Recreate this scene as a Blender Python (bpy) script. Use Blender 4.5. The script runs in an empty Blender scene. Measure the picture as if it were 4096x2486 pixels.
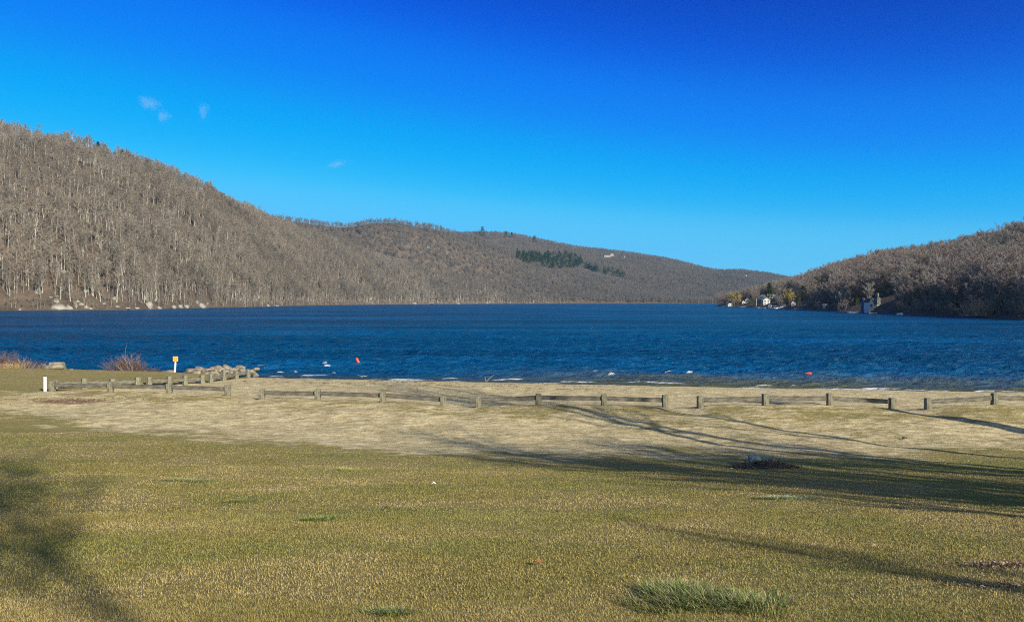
import bpy, math, random
import numpy as np
from mathutils import Vector, Matrix
from mathutils.bvhtree import BVHTree
R = math.radians
random.seed(7)
rng = np.random.default_rng(11)
SC = bpy.context.scene
COL = SC.collection

# ------------------------------------------------------------------ camera
F, CX, CY, HZ = 2958.0, 2048.0, 1243.0, 1206.0
CZ = 5.0
HAZE = .00005
PITCH = math.atan((CY - HZ) / F)
cam = bpy.data.cameras.new('camera')
cam.sensor_width = 36; cam.lens = 36 * F / 4096; cam.clip_start = .1; cam.clip_end = 20000
co = bpy.data.objects.new('camera', cam); COL.objects.link(co)
co.location = (0, 0, CZ); co.rotation_euler = (R(90) - PITCH, 0, 0)
SC.camera = co

# ------------------------------------------------------------------ sky, sun, exposure
SUN_EL, SUN_AZ = R(27), R(40)          # sun stands behind the camera, to its right
sd = Vector((math.sin(SUN_AZ) * math.cos(SUN_EL), -math.cos(SUN_AZ) * math.cos(SUN_EL), math.sin(SUN_EL)))
W = bpy.data.worlds.new('World'); SC.world = W; W.use_nodes = True
nt = W.node_tree; nt.nodes.clear()
wo = nt.nodes.new('ShaderNodeOutputWorld'); bg = nt.nodes.new('ShaderNodeBackground')
sk = nt.nodes.new('ShaderNodeTexSky'); sk.sky_type = 'NISHITA'; sk.sun_disc = False
sk.sun_elevation = SUN_EL; sk.sun_rotation = math.atan2(sd.x, sd.y)
sk.altitude = 900; sk.air_density = 1.0; sk.dust_density = 0.0; sk.ozone_density = 4.0
bg.inputs['Strength'].default_value = 0.12
EXPO = 0.6; SK = .12*2**EXPO*.5
sc1 = nt.nodes.new('ShaderNodeVectorMath'); sc1.operation = 'SCALE'; sc1.inputs['Scale'].default_value = SK
sc2 = nt.nodes.new('ShaderNodeVectorMath'); sc2.operation = 'SCALE'; sc2.inputs['Scale'].default_value = 1/SK
cv = nt.nodes.new('ShaderNodeRGBCurve'); cm = cv.mapping; cm.extend = 'EXTRAPOLATED'; cm.use_clip = False
for ch, pts in enumerate((((0, 0), (.3, .0002), (.40, .001), (.5, .03), (.57, .07), (.875, .125), (1.1, .16), (2, .6)), ((0, 0), (.3, .04), (.36, .07), (.40, .10), (.48, .19), (.54, .235), (.674, .38), (.80, .465), (.967, .565), (1.2, .585), (1.5, .62), (2, .9)), ((0, 0), (.5, .38), (.674, .56), (.742, .68), (.84, .84), (.9, .90), (1.14, .955), (1.39, 1), (2, 1.1)))):
    cc = cm.curves[ch]; cc.points[0].location = (pts[0][0]/2, pts[0][1]/2); cc.points[1].location = (pts[-1][0]/2, pts[-1][1]/2)
    for q in pts[1:-1]: cc.points.new(q[0]/2, q[1]/2)
cm.update()
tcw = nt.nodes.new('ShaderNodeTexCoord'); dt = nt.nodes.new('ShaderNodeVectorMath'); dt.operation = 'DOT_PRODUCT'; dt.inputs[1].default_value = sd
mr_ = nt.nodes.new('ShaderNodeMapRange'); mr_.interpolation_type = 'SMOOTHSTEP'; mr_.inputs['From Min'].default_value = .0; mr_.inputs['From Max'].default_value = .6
mx = nt.nodes.new('ShaderNodeMix'); mx.data_type = 'RGBA'; wm = nt.nodes.new('ShaderNodeVectorMath'); wm.operation = 'MULTIPLY'; wm.inputs[1].default_value = (1.7, 1.25, .85)  # unseen sky towards the sun brightened and warmed, added to make shadows less blue
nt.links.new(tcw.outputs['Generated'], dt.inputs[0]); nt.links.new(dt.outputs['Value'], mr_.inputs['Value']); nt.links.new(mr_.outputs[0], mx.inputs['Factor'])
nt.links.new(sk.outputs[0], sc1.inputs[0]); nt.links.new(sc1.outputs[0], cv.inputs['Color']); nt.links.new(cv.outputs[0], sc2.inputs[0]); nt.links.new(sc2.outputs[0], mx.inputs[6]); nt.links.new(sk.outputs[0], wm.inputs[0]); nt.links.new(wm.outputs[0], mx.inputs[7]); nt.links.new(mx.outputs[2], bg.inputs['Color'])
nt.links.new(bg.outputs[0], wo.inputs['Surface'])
sl = bpy.data.lights.new('sun', 'SUN'); sl.energy = 4.6; sl.angle = R(.55); sl.color = (1, .91, .76)
so = bpy.data.objects.new('sun', sl); COL.objects.link(so); so.rotation_euler = sd.to_track_quat('Z', 'Y').to_euler()
SC.view_settings.view_transform = 'Standard'; SC.view_settings.look = 'None'
SC.cycles.use_denoising = False; SC.cycles.sample_clamp_direct = 1.3; SC.cycles.sample_clamp_indirect = 1; SC.cycles.filter_width = 1.15
SC.view_settings.exposure = EXPO; SC.view_settings.gamma = 1

# ------------------------------------------------------------------ helpers
_perm = rng.permutation(65536).astype(np.int64)
def vnoise(x, y, seed=0):
    x = np.asarray(x, float); y = np.asarray(y, float)
    xi = np.floor(x).astype(np.int64); yi = np.floor(y).astype(np.int64)
    fx = x - xi; fy = y - yi; fx = fx*fx*(3-2*fx); fy = fy*fy*(3-2*fy)
    def h(a, b): return _perm[(_perm[(a + seed*131) & 65535] + b) & 65535] / 65535.0
    return (h(xi, yi)*(1-fx)+h(xi+1, yi)*fx)*(1-fy)+(h(xi, yi+1)*(1-fx)+h(xi+1, yi+1)*fx)*fy
def fbm(x, y, s=1.0, o=4, seed=0):
    r = 0; a = .5; t = 0
    for k in range(o):
        r = r + a*vnoise(np.asarray(x)/s + 17.3*k, np.asarray(y)/s - 9.1*k, seed+k); t += a; a *= .5; s *= .5
    return r/t
def sst(a, b, x):
    t = np.clip((x-a)/(b-a), 0, 1); return t*t*(3-2*t)
def ray(px, v):
    a = (px-CX)/F; b = (CY-v)/F; c, s = math.cos(PITCH), math.sin(PITCH)
    return Vector((a, c + b*s, -s + b*c))
def proj(p):                               # world point(s) -> photo pixels
    p = np.asarray(p, float); c, s = math.cos(PITCH), math.sin(PITCH)
    y = p[..., 1]; z = p[..., 2]-CZ
    d = y*c - z*s; u = y*s + z*c
    return CX + F*p[..., 0]/d, CY - F*u/d, d
def tag(o, label=None, cat=None, group=None, kind=None):
    if label: o['label'] = label
    if cat: o['category'] = cat
    if group: o['group'] = group
    if kind: o['kind'] = kind
    return o
def link(name, me, parent=None, loc=None):
    o = bpy.data.objects.new(name, me); COL.objects.link(o)
    if parent is not None: o.parent = parent
    if loc is not None: o.location = loc
    return o
def empty(name, loc, rz=0, sc=1):
    o = link(name, None, None, loc); o.rotation_euler = (0, 0, rz); o.scale = (sc, sc, sc); o.empty_display_size = .3
    return o
def npmesh(name, v, faces, mat=None, smooth=False, attrs=None):
    v = np.asarray(v, np.float32); faces = np.asarray(faces, np.int32)
    me = bpy.data.meshes.new(name); n = faces.shape[1]
    me.vertices.add(len(v)); me.vertices.foreach_set('co', v.ravel())
    me.loops.add(faces.size); me.loops.foreach_set('vertex_index', faces.ravel())
    me.polygons.add(len(faces)); me.polygons.foreach_set('loop_start', np.arange(len(faces), dtype=np.int32)*n)
    me.update(calc_edges=True)
    me.polygons.foreach_set('use_smooth', np.full(len(faces), smooth))
    for k, a in (attrs or {}).items():
        a = np.asarray(a, np.float32)
        if a.ndim == 2:
            at = me.attributes.new(k, 'FLOAT_COLOR', 'POINT'); at.data.foreach_set('color', a.ravel())
        else:
            at = me.attributes.new(k, 'FLOAT', 'POINT'); at.data.foreach_set('value', a)
    if mat: me.materials.append(mat)
    me.validate(); return me
def gridfaces(nr, nc):
    i = np.arange((nr-1)*(nc-1)); r = i//(nc-1); c = i % (nc-1); a = r*nc+c
    return np.stack([a, a+1, a+nc+1, a+nc], 1)
def grid(name, X, Y, Z, mat, attrs=None, smooth=True):
    nr, nc = X.shape
    return npmesh(name, np.stack([X, Y, Z], -1).reshape(-1, 3), gridfaces(nr, nc), mat, smooth, attrs)

class MB:
    def __init__(s): s.v = []; s.f = []; s.m = []; s.mats = []
    def add(s, v, f, mi=0):
        b = len(s.v); s.v += [tuple(p) for p in v]; s.f += [tuple(i+b for i in q) for q in f]; s.m += [mi]*len(f)
    def box(s, c, d, rz=0, mi=0, tilt=0, taper=1, bev=0):
        cx, cy, cz = c; hx, hy, hz = d[0]/2, d[1]/2, d[2]/2; b = min(bev, hx*.4, hy*.4)
        ring = [(-hx+b, -hy), (hx-b, -hy), (hx, -hy+b), (hx, hy-b), (hx-b, hy), (-hx+b, hy), (-hx, hy-b), (-hx, -hy+b)] if b else [(-hx, -hy), (hx, -hy), (hx, hy), (-hx, hy)]
        n = len(ring); v = []
        lv = [(-hz, 1), (hz-b, taper), (hz, taper*(1-1.6*b/max(hx, hy)))] if b else [(-hz, 1), (hz, taper)]
        for z, k in lv:
            for x, y in ring: v.append((x*k + tilt*z, y*k, z))
        f = [tuple(reversed(range(n)))]
        for L in range(len(lv)-1):
            for i in range(n): f.append((L*n+i, L*n+(i+1) % n, L*n+n+(i+1) % n, L*n+n+i))
        f.append(tuple(range((len(lv)-1)*n, len(lv)*n)))
        ca, sa = math.cos(rz), math.sin(rz)
        s.add([(x*ca-y*sa+cx, x*sa+y*ca+cy, z+cz) for x, y, z in v], f, mi)
    def tube(s, pts, rad, n=6, mi=0, cap=True):
        v = []; P = [Vector(p) for p in pts]
        for i, p in enumerate(P):
            d = (P[min(i+1, len(P)-1)]-P[max(i-1, 0)]).normalized()
            a = d.orthogonal().normalized() if i == 0 else (a - d*a.dot(d)).normalized()
            b = d.cross(a)
            for k in range(n):
                t = 2*math.pi*k/n; v.append(p+(a*math.cos(t)+b*math.sin(t))*rad[i])
        f = []
        for i in range(len(P)-1):
            for k in range(n): f.append((i*n+k, i*n+(k+1) % n, (i+1)*n+(k+1) % n, (i+1)*n+k))
        if cap: f.append(tuple(range((len(P)-1)*n, len(P)*n))); f.append(tuple(reversed(range(n))))
        s.add(v, f, mi)
    def mesh(s, name, *mats, smooth=False):
        me = bpy.data.meshes.new(name); me.from_pydata(s.v, [], s.f)
        for m in mats: me.materials.append(m)
        if len(mats) > 1: me.polygons.foreach_set('material_index', s.m)
        me.polygons.foreach_set('use_smooth', [smooth]*len(s.f)); me.update(); return me

# ------------------------------------------------------------------ materials
def nodes(name, rough=.9, spec=.3):
    m = bpy.data.materials.new(name); m.use_nodes = True; t = m.node_tree; p = t.nodes['Principled BSDF']
    p.inputs['Roughness'].default_value = rough; p.inputs['Specular IOR Level'].default_value = spec
    return m, t, p
def N(t, typ, **kw):
    n = t.nodes.new(typ)
    for k, v in kw.items(): setattr(n, k, v)
    return n
def noise(t, scale, detail=5, rough=.55, vec=None, stretch=None, dist=0):
    n = N(t, 'ShaderNodeTexNoise'); n.inputs['Scale'].default_value = scale; n.inputs['Detail'].default_value = detail
    n.inputs['Roughness'].default_value = rough; n.inputs['Distortion'].default_value = dist
    if vec is None:
        vec = N(t, 'ShaderNodeNewGeometry').outputs['Position']
    if stretch:
        mp = N(t, 'ShaderNodeMapping'); mp.inputs['Scale'].default_value = stretch; t.links.new(vec, mp.inputs['Vector']); vec = mp.outputs[0]
    t.links.new(vec, n.inputs['Vector']); return n.outputs['Fac']
def ramp(t, fac, stops, interp='LINEAR'):
    r = N(t, 'ShaderNodeValToRGB'); e = r.color_ramp.elements; r.color_ramp.interpolation = interp
    e[0].position, e[0].color = stops[0][0], (*stops[0][1], 1); e[1].position, e[1].color = stops[-1][0], (*stops[-1][1], 1)
    for p, c in stops[1:-1]: x = e.new(p); x.color = (*c, 1)
    t.links.new(fac, r.inputs[0]); return r.outputs[0]
def mix(t, fac, a, b, bt='MIX'):
    m = N(t, 'ShaderNodeMix', data_type='RGBA', blend_type=bt)
    for s, v in ((m.inputs['Factor'], fac), (m.inputs[6], a), (m.inputs[7], b)):
        if isinstance(v, (int, float)): s.default_value = v
        elif isinstance(v, tuple): s.default_value = (*v, 1)
        else: t.links.new(v, s)
    return m.outputs[2]
def math_(t, op, a, b=None, clamp=False):
    m = N(t, 'ShaderNodeMath', operation=op, use_clamp=clamp)
    for i, v in enumerate((a, b)):
        if v is None: continue
        if isinstance(v, (int, float)): m.inputs[i].default_value = v
        else: t.links.new(v, m.inputs[i])
    return m.outputs[0]
def g3(v): return (v, v, v)
def bump(t, p, h, strength, dist, prev=None):
    b = N(t, 'ShaderNodeBump'); b.inputs['Strength'].default_value = strength; b.inputs['Distance'].default_value = dist
    t.links.new(h, b.inputs['Height'])
    if prev: t.links.new(prev, b.inputs['Normal'])
    t.links.new(b.outputs[0], p.inputs['Normal']); return b.outputs[0]
def attr(t, n, out='Fac'): a = N(t, 'ShaderNodeAttribute'); a.attribute_name = n; return a.outputs[out]
def orand(t): return N(t, 'ShaderNodeObjectInfo').outputs['Random']
def simple(name, stops, scale=8, rough=.85, bs=.4, bd=.02, stretch=None, obj=True, spec=.3):
    m, t, p = nodes(name, rough, spec)
    v = N(t, 'ShaderNodeTexCoord').outputs['Object'] if obj else None
    f = noise(t, scale, 6, .6, v, stretch); t.links.new(ramp(t, f, stops), p.inputs['Base Color'])
    bump(t, p, f, bs, bd); return m

# ground: grass, sand and bare earth blended by masks stored on the mesh
def ground_mat():
    m, t, p = nodes('ground_cover', .95, .1)
    grass = ramp(t, noise(t, 9, 8, .7), [(.3, (.115, .10, .028)), (.46, (.235, .20, .06)), (.6, (.34, .28, .10)), (.75, (.47, .38, .18))])
    tone = attr(t, 'tone')
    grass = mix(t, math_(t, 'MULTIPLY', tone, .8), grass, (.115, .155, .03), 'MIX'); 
    straw = ramp(t, noise(t, 14, 8, .75), [(.3, (.13, .10, .04)), (.5, (.29, .235, .095)), (.7, (.46, .375, .19))])
    grass = mix(t, attr(t, 'straw'), grass, straw)
    sn = noise(t, 3.2, 10, .72, stretch=(.55, 1, 1))
    sand = ramp(t, sn, [(.30, (.2, .16, .09)), (.40, (.40, .325, .17)), (.52, (.555, .462, .25)), (.64, (.74, .64, .385))])
    speck = noise(t, 13, 6, .7, stretch=(.4, 1, 1)); sp = ramp(t, speck, [(.34, g3(1)), (.43, g3(0))])
    sand = mix(t, math_(t, 'MULTIPLY', sp, .9), sand, (.10, .07, .04))
    sf = math_(t, 'ADD', attr(t, 'sand'), math_(t, 'MULTIPLY', math_(t, 'SUBTRACT', noise(t, 2.2, 9, .72, stretch=(.5, 1.2, 1)), .5), 2.2))
    sf = math_(t, 'ADD', sf, math_(t, 'MULTIPLY', math_(t, 'SUBTRACT', noise(t, 16, 6, .7, stretch=(.5, 1, 1)), .5), .9))
    fac = ramp(t, sf, [(.38, g3(0)), (.62, g3(1))])
    c = mix(t, fac, grass, sand)
    leaf = ramp(t, noise(t, 26, 4, .7), [(.35, (.05, .03, .02)), (.5, (.2, .11, .06)), (.65, (.42, .3, .2))])
    c = mix(t, attr(t, 'litter'), c, leaf)
    c = mix(t, attr(t, 'wet'), c, mix(t, .68, c, (.12, .09, .05), 'MIX'))
    t.links.new(c, p.inputs['Base Color'])
    b = bump(t, p, noise(t, 30, 8, .7), .6, .03)
    bump(t, p, sn, .8, .2, b)
    return m

def water_mat():
    m, t, p = nodes('lake_water', .12, .40)
    p.inputs['IOR'].default_value = 1.33
    sh = attr(t, 'shallow')
    deep = ramp(t, noise(t, .03, 6, .68, stretch=(.25, 1, 1)), [(.34, (.0008, .034, .080)), (.52, (.0015, .066, .165)), (.64, (.003, .105, .275))])
    c = mix(t, sh, deep, (.10, .105, .04))
    pos = N(t, 'ShaderNodeNewGeometry').outputs['Position']
    # whitecaps: rare bright crests, stretched along the wave fronts
    a = noise(t, .8, 4, .6, stretch=(.35, 1, 1)); b = noise(t, .09, 3, .5, stretch=(.6, 1, 1))
    wc = ramp(t, math_(t, 'ADD', a, math_(t, 'MULTIPLY', math_(t, 'SUBTRACT', b, .5), .30)), [(.745, g3(0)), (.765, g3(1))])
    wc = mix(t, attr(t, 'far'), g3(0), wc)
    fm = math_(t, 'MAXIMUM', wc, attr(t, 'foam'), True)
    c = mix(t, fm, c, (.72, .76, .78)); t.links.new(c, p.inputs['Base Color'])
    t.links.new(mix(t, fm, g3(.14), g3(.8)), p.inputs['Roughness'])
    h1 = noise(t, 1.1, 6, .62, stretch=(.55, 1, 1), dist=.4); h2 = noise(t, 4.5, 5, .6, stretch=(.6, 1, 1), dist=.5); h3 = noise(t, .22, 4, .6, stretch=(.5, 1, 1))
    b1 = bump(t, p, h3, 1, 1.3); b1 = bump(t, p, h1, 1, 1.0, b1); bn = bump(t, p, h2, 1, .10, b1)
    # wind-roughened surface: facets turned to the viewer cap the mirror share at grazing angles
    p.inputs['Specular IOR Level'].default_value = 0; t.links.remove(p.inputs['Roughness'].links[0]); p.inputs['Roughness'].default_value = .8
    gl = N(t, 'ShaderNodeBsdfGlossy'); gl.inputs['Roughness'].default_value = .16; t.links.new(bn, gl.inputs['Normal'])
    fr = N(t, 'ShaderNodeFresnel'); fr.inputs['IOR'].default_value = 1.33; t.links.new(bn, fr.inputs['Normal'])
    cap = math_(t, 'MINIMUM', math_(t, 'MULTIPLY', fr.outputs[0], .85), .42); cap = math_(t, 'MULTIPLY', cap, math_(t, 'SUBTRACT', 1.0, fm))
    ms_ = N(t, 'ShaderNodeMixShader'); t.links.new(cap, ms_.inputs[0]); t.links.new(p.outputs[0], ms_.inputs[1]); t.links.new(gl.outputs[0], ms_.inputs[2])
    t.links.new(ms_.outputs[0], t.nodes['Material Output'].inputs['Surface'])
    return m

def hill_mat():
    m, t, p = nodes('leaf_litter', .95, .1)
    c = ramp(t, noise(t, .09, 8, .7), [(.3, (.05, .04, .03)), (.5, (.115, .09, .068)), (.7, (.18, .13, .09))])
    rk = ramp(t, noise(t, .03, 9, .72), [(.62, g3(0)), (.66, g3(1))])
    c = mix(t, rk, c, (.24, .235, .2)); t.links.new(c, p.inputs['Base Color'])
    bump(t, p, noise(t, .25, 8, .7), 1, 1.5); return m
def vary(name, cols, rough=.9):
    m, t, p = nodes(name, rough, .15)
    oi = N(t, 'ShaderNodeObjectInfo'); nf = noise(t, .009, 5, .62, oi.outputs['Location'])
    fc = math_(t, 'ADD', math_(t, 'MULTIPLY', oi.outputs['Random'], .42), math_(t, 'MULTIPLY', math_(t, 'SUBTRACT', nf, .36), 2.2), True)
    t.links.new(ramp(t, fc, [(i/(len(cols)-1), c) for i, c in enumerate(cols)]), p.inputs['Base Color']); return m

M = {}
M['ground'] = ground_mat(); M['water'] = water_mat(); M['hill'] = hill_mat()
M['bark_pale'] = vary('pale_bark', [(.16, .14, .115), (.33, .30, .25), (.12, .105, .085), (.55, .52, .44), (.22, .19, .15), (.6, .58, .5)])
M['twig'] = vary('twigs', [(.125, .115, .10), (.17, .148, .122), (.18, .165, .14), (.235, .19, .15), (.26, .24, .20), (.29, .225, .175)])
M['twig_far'] = vary('distant_twigs', [(.105, .098, .092), (.15, .135, .12), (.17, .158, .145), (.2, .175, .155), (.19, .15, .125)])
M['bark_far'] = vary('distant_bark', [(.15, .13, .105), (.26, .235, .195), (.12, .105, .085), (.32, .30, .25)])
M['bark_dark'] = vary('grey_bark', [(.22, .18, .14), (.14, .12, .095), (.34, .31, .25)])
M['twig_r'] = vary('dark_twigs', [(.21, .19, .165), (.16, .15, .13), (.27, .24, .205), (.24, .175, .145), (.29, .27, .235), (.2, .185, .15)])
M['pine'] = vary('pine_needles', [(.09, .135, .05), (.14, .19, .07), (.11, .155, .07)])
M['willow'] = vary('willow_twigs', [(.42, .33, .1), (.36, .29, .1)])
M['bark'] = simple('bark', [(.3, (.05, .04, .03)), (.7, (.16, .13, .1))], 6, stretch=(1, 1, .2))
M['wood'] = simple('weathered_wood', [(.3, (.06, .05, .035)), (.45, (.15, .135, .095)), (.6, (.235, .23, .16)), (.75, (.33, .33, .25))], 5, .9, .5, .01, (4, 4, .8))
M['rail'] = simple('grey_plank', [(.3, (.05, .042, .034)), (.5, (.13, .12, .095)), (.75, (.27, .25, .2))], 4, .9, .5, .01, (.8, 4, 5))
M['rock'] = simple('boulder_stone', [(.3, (.10, .075, .05)), (.44, (.16, .13, .09)), (.56, (.26, .23, .17)), (.75, (.37, .34, .27))], 2.6, .9, .8, .06)
M['rock_white'] = simple('pale_stone', [(.3, (.10, .085, .06)), (.42, (.18, .16, .12)), (.55, (.29, .27, .23)), (.75, (.38, .36, .31))], .6, .9, .8, .3)
M['rock_grey'] = simple('mossy_stone', [(.25, (.07, .075, .055)), (.5, (.19, .2, .165)), (.75, (.3, .31, .27))], .3, .9, .8, .3)
M['rock_green'] = simple('lichen_stone', [(.3, (.06, .075, .065)), (.6, (.2, .27, .24)), (.8, (.3, .36, .32))], 6, .9, .8, .03)
M['white'] = simple('white_paint', [(.3, (.6, .6, .62)), (.7, (.8, .8, .82))], 5, .6, .1, .005)
M['yellow'] = simple('yellow_paint', [(.3, (.62, .46, .05)), (.7, (.78, .6, .09))], 8, .6, .1, .005)
M['orange'] = simple('orange_plastic', [(.3, (.75, .07, .03)), (.7, (.85, .11, .05))], 6, .4, .1, .005)
M['shrub'] = simple('shrub_stems', [(.3, (.10, .06, .05)), (.7, (.26, .17, .13))], 3)
M['drygrass'] = simple('dry_stalks', [(.3, (.3, .2, .11)), (.7, (.5, .37, .22))], 3)
M['leafbrown'] = simple('dead_leaf', [(.3, (.16, .055, .02)), (.7, (.4, .18, .06))], 12, .7)
M['litter'] = vary('dry_leaves', [(.2, .11, .07), (.2, .11, .07)])
M['darkwood'] = simple('wet_wood', [(.3, (.02, .016, .012)), (.7, (.08, .06, .05))], 8)
M['house_white'] = simple('white_siding', [(.3, (.5, .5, .47)), (.7, (.66, .66, .62))], 3, .7, .1, .01)
M['house_blue'] = simple('blue_grey_siding', [(.3, (.06, .085, .15)), (.7, (.09, .125, .21))], 3, .7, .1, .01)
M['house_grey'] = simple('grey_siding', [(.3, (.26, .27, .26)), (.7, (.4, .41, .38))], 3, .7, .1, .01)
M['roof_dark'] = simple('dark_shingles', [(.3, (.035, .035, .04)), (.7, (.09, .09, .1))], 4, .9, .2, .02)
M['roof_pale'] = simple('pale_shingles', [(.3, (.3, .3, .29)), (.7, (.46, .46, .44))], 4, .9, .2, .02)
M['glass'] = simple('window_glass', [(.3, (.01, .015, .025)), (.7, (.03, .04, .06))], 2, .1, 0, .01)
M['dock'] = simple('dock_boards', [(.3, (.28, .25, .2)), (.7, (.5, .47, .4))], 3)
def blade_mat(name, rough=.6):
    m, t, p = nodes(name, rough, .2); t.links.new(attr(t, 'col', 'Color'), p.inputs['Base Color'])
    p.inputs['Subsurface Weight'].default_value = 0
    return m
M['blade'] = blade_mat('grass_blades')

# ------------------------------------------------------------------ near ground: lawn, berm, beach, lake bed
FX = np.array([-60, -21.4, -10, -3, 3, 14, 60.]); FY = np.array([36, 34.4, 32.2, 30.2, 29.7, 29.5, 29.5])
def fence_y(x): return np.interp(x, FX, FY)
def shore_y(x): return np.interp(x, [-80, -30, -20, -15, 0, 13.6, 28, 60, 90], [49.5, 49.2, 48.9, 48.4, 45.6, 42.6, 40.3, 36, 34])
def left_line(y): return np.interp(y, [34, 34.4, 37.2, 46, 60], [-21.8, -21.4, -18.7, -16.3, -15.8])   # where beach meets the left lawn
PY = np.array([-80, -20, 0, 8, 14, 18, 21, 23.5, 26, 28.3, 29.6, 30.3, 31.5, 33, 36, 40.5, 43.5, 45.6, 48, 55, 70, 120.])
PZ = np.array([8, 5.2, 3.4, 2.30, 1.47, 0.97, .66, .50, .55, .76, .86, .80, .60, .50, .44, .36, .2, .0, -.3, -.9, -2, -4.])
GAPS = [(-11.2, 1.0), (-2.05, 1.0), (6.9, .9), (15.9, .9)]
def gz(x, y):
    x = np.asarray(x, float); y = np.asarray(y, float)
    fy = fence_y(x); sy = shore_y(x)
    w = sst(14, 27, y)
    k = (sy-30)/(45.6-30)
    ys = np.where(y < fy, y-(fy-30.0)*w, 30+(y-fy)*(15.6)/(sy-fy))
    z = np.interp(ys, PY, PZ)
    L = np.interp(y, [-80, -20, 0, 12, 20, 27, 34, 40, 46.3, 48, 49.3, 55, 120], [8, 5.2, 3.4, 1.9, 1.2, .85, .80, .84, .9, .5, -.1, -.9, -4])
    wl = 1-sst(-1.2, .6, x-left_line(y))
    wl = wl*sst(30, 34, y) + (1-sst(30, 34, y))*(1-sst(-34, -20, x))*sst(10, 26, y)
    L = L - sst(37, 46, y)*(.83-np.interp(x, [-33, -28, -24, -20, -17], [.83, .72, .62, .47, .25]))*(1-sst(47, 50, y))
    z = z*(1-wl)+L*wl
    for gx, gw in GAPS: z = z-.16*np.exp(-((x-gx)/gw)**2-((y-fy)/1.8)**2)
    z = z + (fbm(x, y, 5, 4, 3)-.5)*.16*sst(2, 12, y)*(1-sst(40, 44, y)) + (fbm(x, y, 1.1, 3, 8)-.5)*.05 + (fbm(x*.8, y, 2.2, 3, 18)-.5)*.16*sst(19, 25, y)*(1-sst(32, 42, y))
    z = z + (fbm(x*.6, y, .5, 3, 28)-.5)*.05*sst(20, 30, y)*(1-sst(46, 52, y))
    return z
def gp(px, v):                               # the ground point seen at a pixel
    d = ray(px, v); t = 2.0
    while t < 70:
        p = Vector((0, 0, CZ))+d*t
        if p.z < float(gz(p.x, p.y)): break
        t += .03
    return Vector((p.x, p.y, float(gz(p.x, p.y))))
def pw(px, v, y): d = ray(px, v); return Vector((0, 0, CZ))+d*(y/d.y)
S1 = ([-60, -25, -20, -9.6, -4, 0, 9.4, 15, 30, 60], [31, 30, 28.6, 24.6, 21.9, 20.4, 20.3, 21.6, 23, 24])
def masks(x, y):
    s1 = np.interp(x, *S1)+ (fbm(x, y, 6, 3, 60)-.5)*3.2; fy = fence_y(x)
    near = sst(-2.6, 2.4, y-s1+(fbm(x, y*2, 1.4, 4, 62)-.5)*3.5)
    bermgrass = np.exp(-((y-fy+1.0+(fbm(x, y, 3, 2, 5)-.5)*2.5)/1.6)**2)*(.55+.9*fbm(x, y, 2.0, 3, 51))+.35*sst(.5, .7, fbm(x, y*2, 2.5, 4, 52))
    right_ = sst(-1, 5, x)*(1-sst(26, 29.5, y))
    sand = near*(.93-.46*right_*fbm(x, y*2, 3, 3, 63)) - bermgrass*.40*(1-sst(.3, .8, y-fy))
    sand = np.where(y > fy+.3, .98, sand)
    left = (1-sst(-.5, .4, x-left_line(y)))*sst(33.6, 34.8, y)
    sand = sand*(1-left)
    leftlow = (1-sst(-26, -16, x))*(1-sst(33.5, 34.5, y)); sand = sand*(1-.42*leftlow)
    for gx, gw in GAPS: sand = np.maximum(sand, .95*np.exp(-((x-gx)/1.2)**2-((y-fy)/2)**2))
    # bare sand heap at the left fence corner
    sand = np.maximum(sand, .9*np.exp(-((x+21)/2.0)**2-((y-33.0)/1.0)**2))
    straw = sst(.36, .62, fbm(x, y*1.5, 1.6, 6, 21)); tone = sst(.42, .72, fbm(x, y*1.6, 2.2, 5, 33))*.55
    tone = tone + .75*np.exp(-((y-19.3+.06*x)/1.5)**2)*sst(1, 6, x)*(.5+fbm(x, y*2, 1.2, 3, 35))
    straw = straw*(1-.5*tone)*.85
    straw = np.maximum(straw, .55*sst(-3.5, 0, y-s1))
    wet = (1-sst(.5, 1.5, shore_y(x)-y+(fbm(x, y*0, .8, 3, 71)-.5)*.6))*(1-left)
    lit = np.zeros_like(sand)
    for lx, ly, a, b, k in LIT:
        lit = np.maximum(lit, k*sst(.25, .6, np.exp(-((x-lx)/a)**2-((y-ly)/b)**2)*(.5+fbm(x, y, .25, 3, 44))))
    return sand, np.clip(straw, 0, 1), np.clip(tone, 0, 1), wet, lit
LIT = []
for px, v, a, b, k in ((4060, 2262, .38, .18, 1.), (4096, 2345, .3, .1, .8), (290, 1605, 1.6, .5, .9), (3060, 1858, .6, .35, .9), (330, 1574, 1.3, .3, .6)):
    q = gp(px, v); LIT.append((q.x, q.y, a, b, k))
rows = [-60]
while rows[-1] < 66:
    y = rows[-1]; rows.append(y + (2.5 if y < -2 else .35 if y < 1 else max(.05, .0052*y)))
yy = np.array(rows); s = np.linspace(-1, 1, 521); aa = .95*s+2.6*s**5
Y = np.repeat(yy[:, None], len(s), 1); X = aa[None]*(10+.8*np.abs(yy))[:, None]
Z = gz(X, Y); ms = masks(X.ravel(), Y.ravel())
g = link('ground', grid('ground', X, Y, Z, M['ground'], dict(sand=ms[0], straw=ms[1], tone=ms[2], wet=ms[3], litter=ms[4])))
tag(g, kind='structure')

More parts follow.
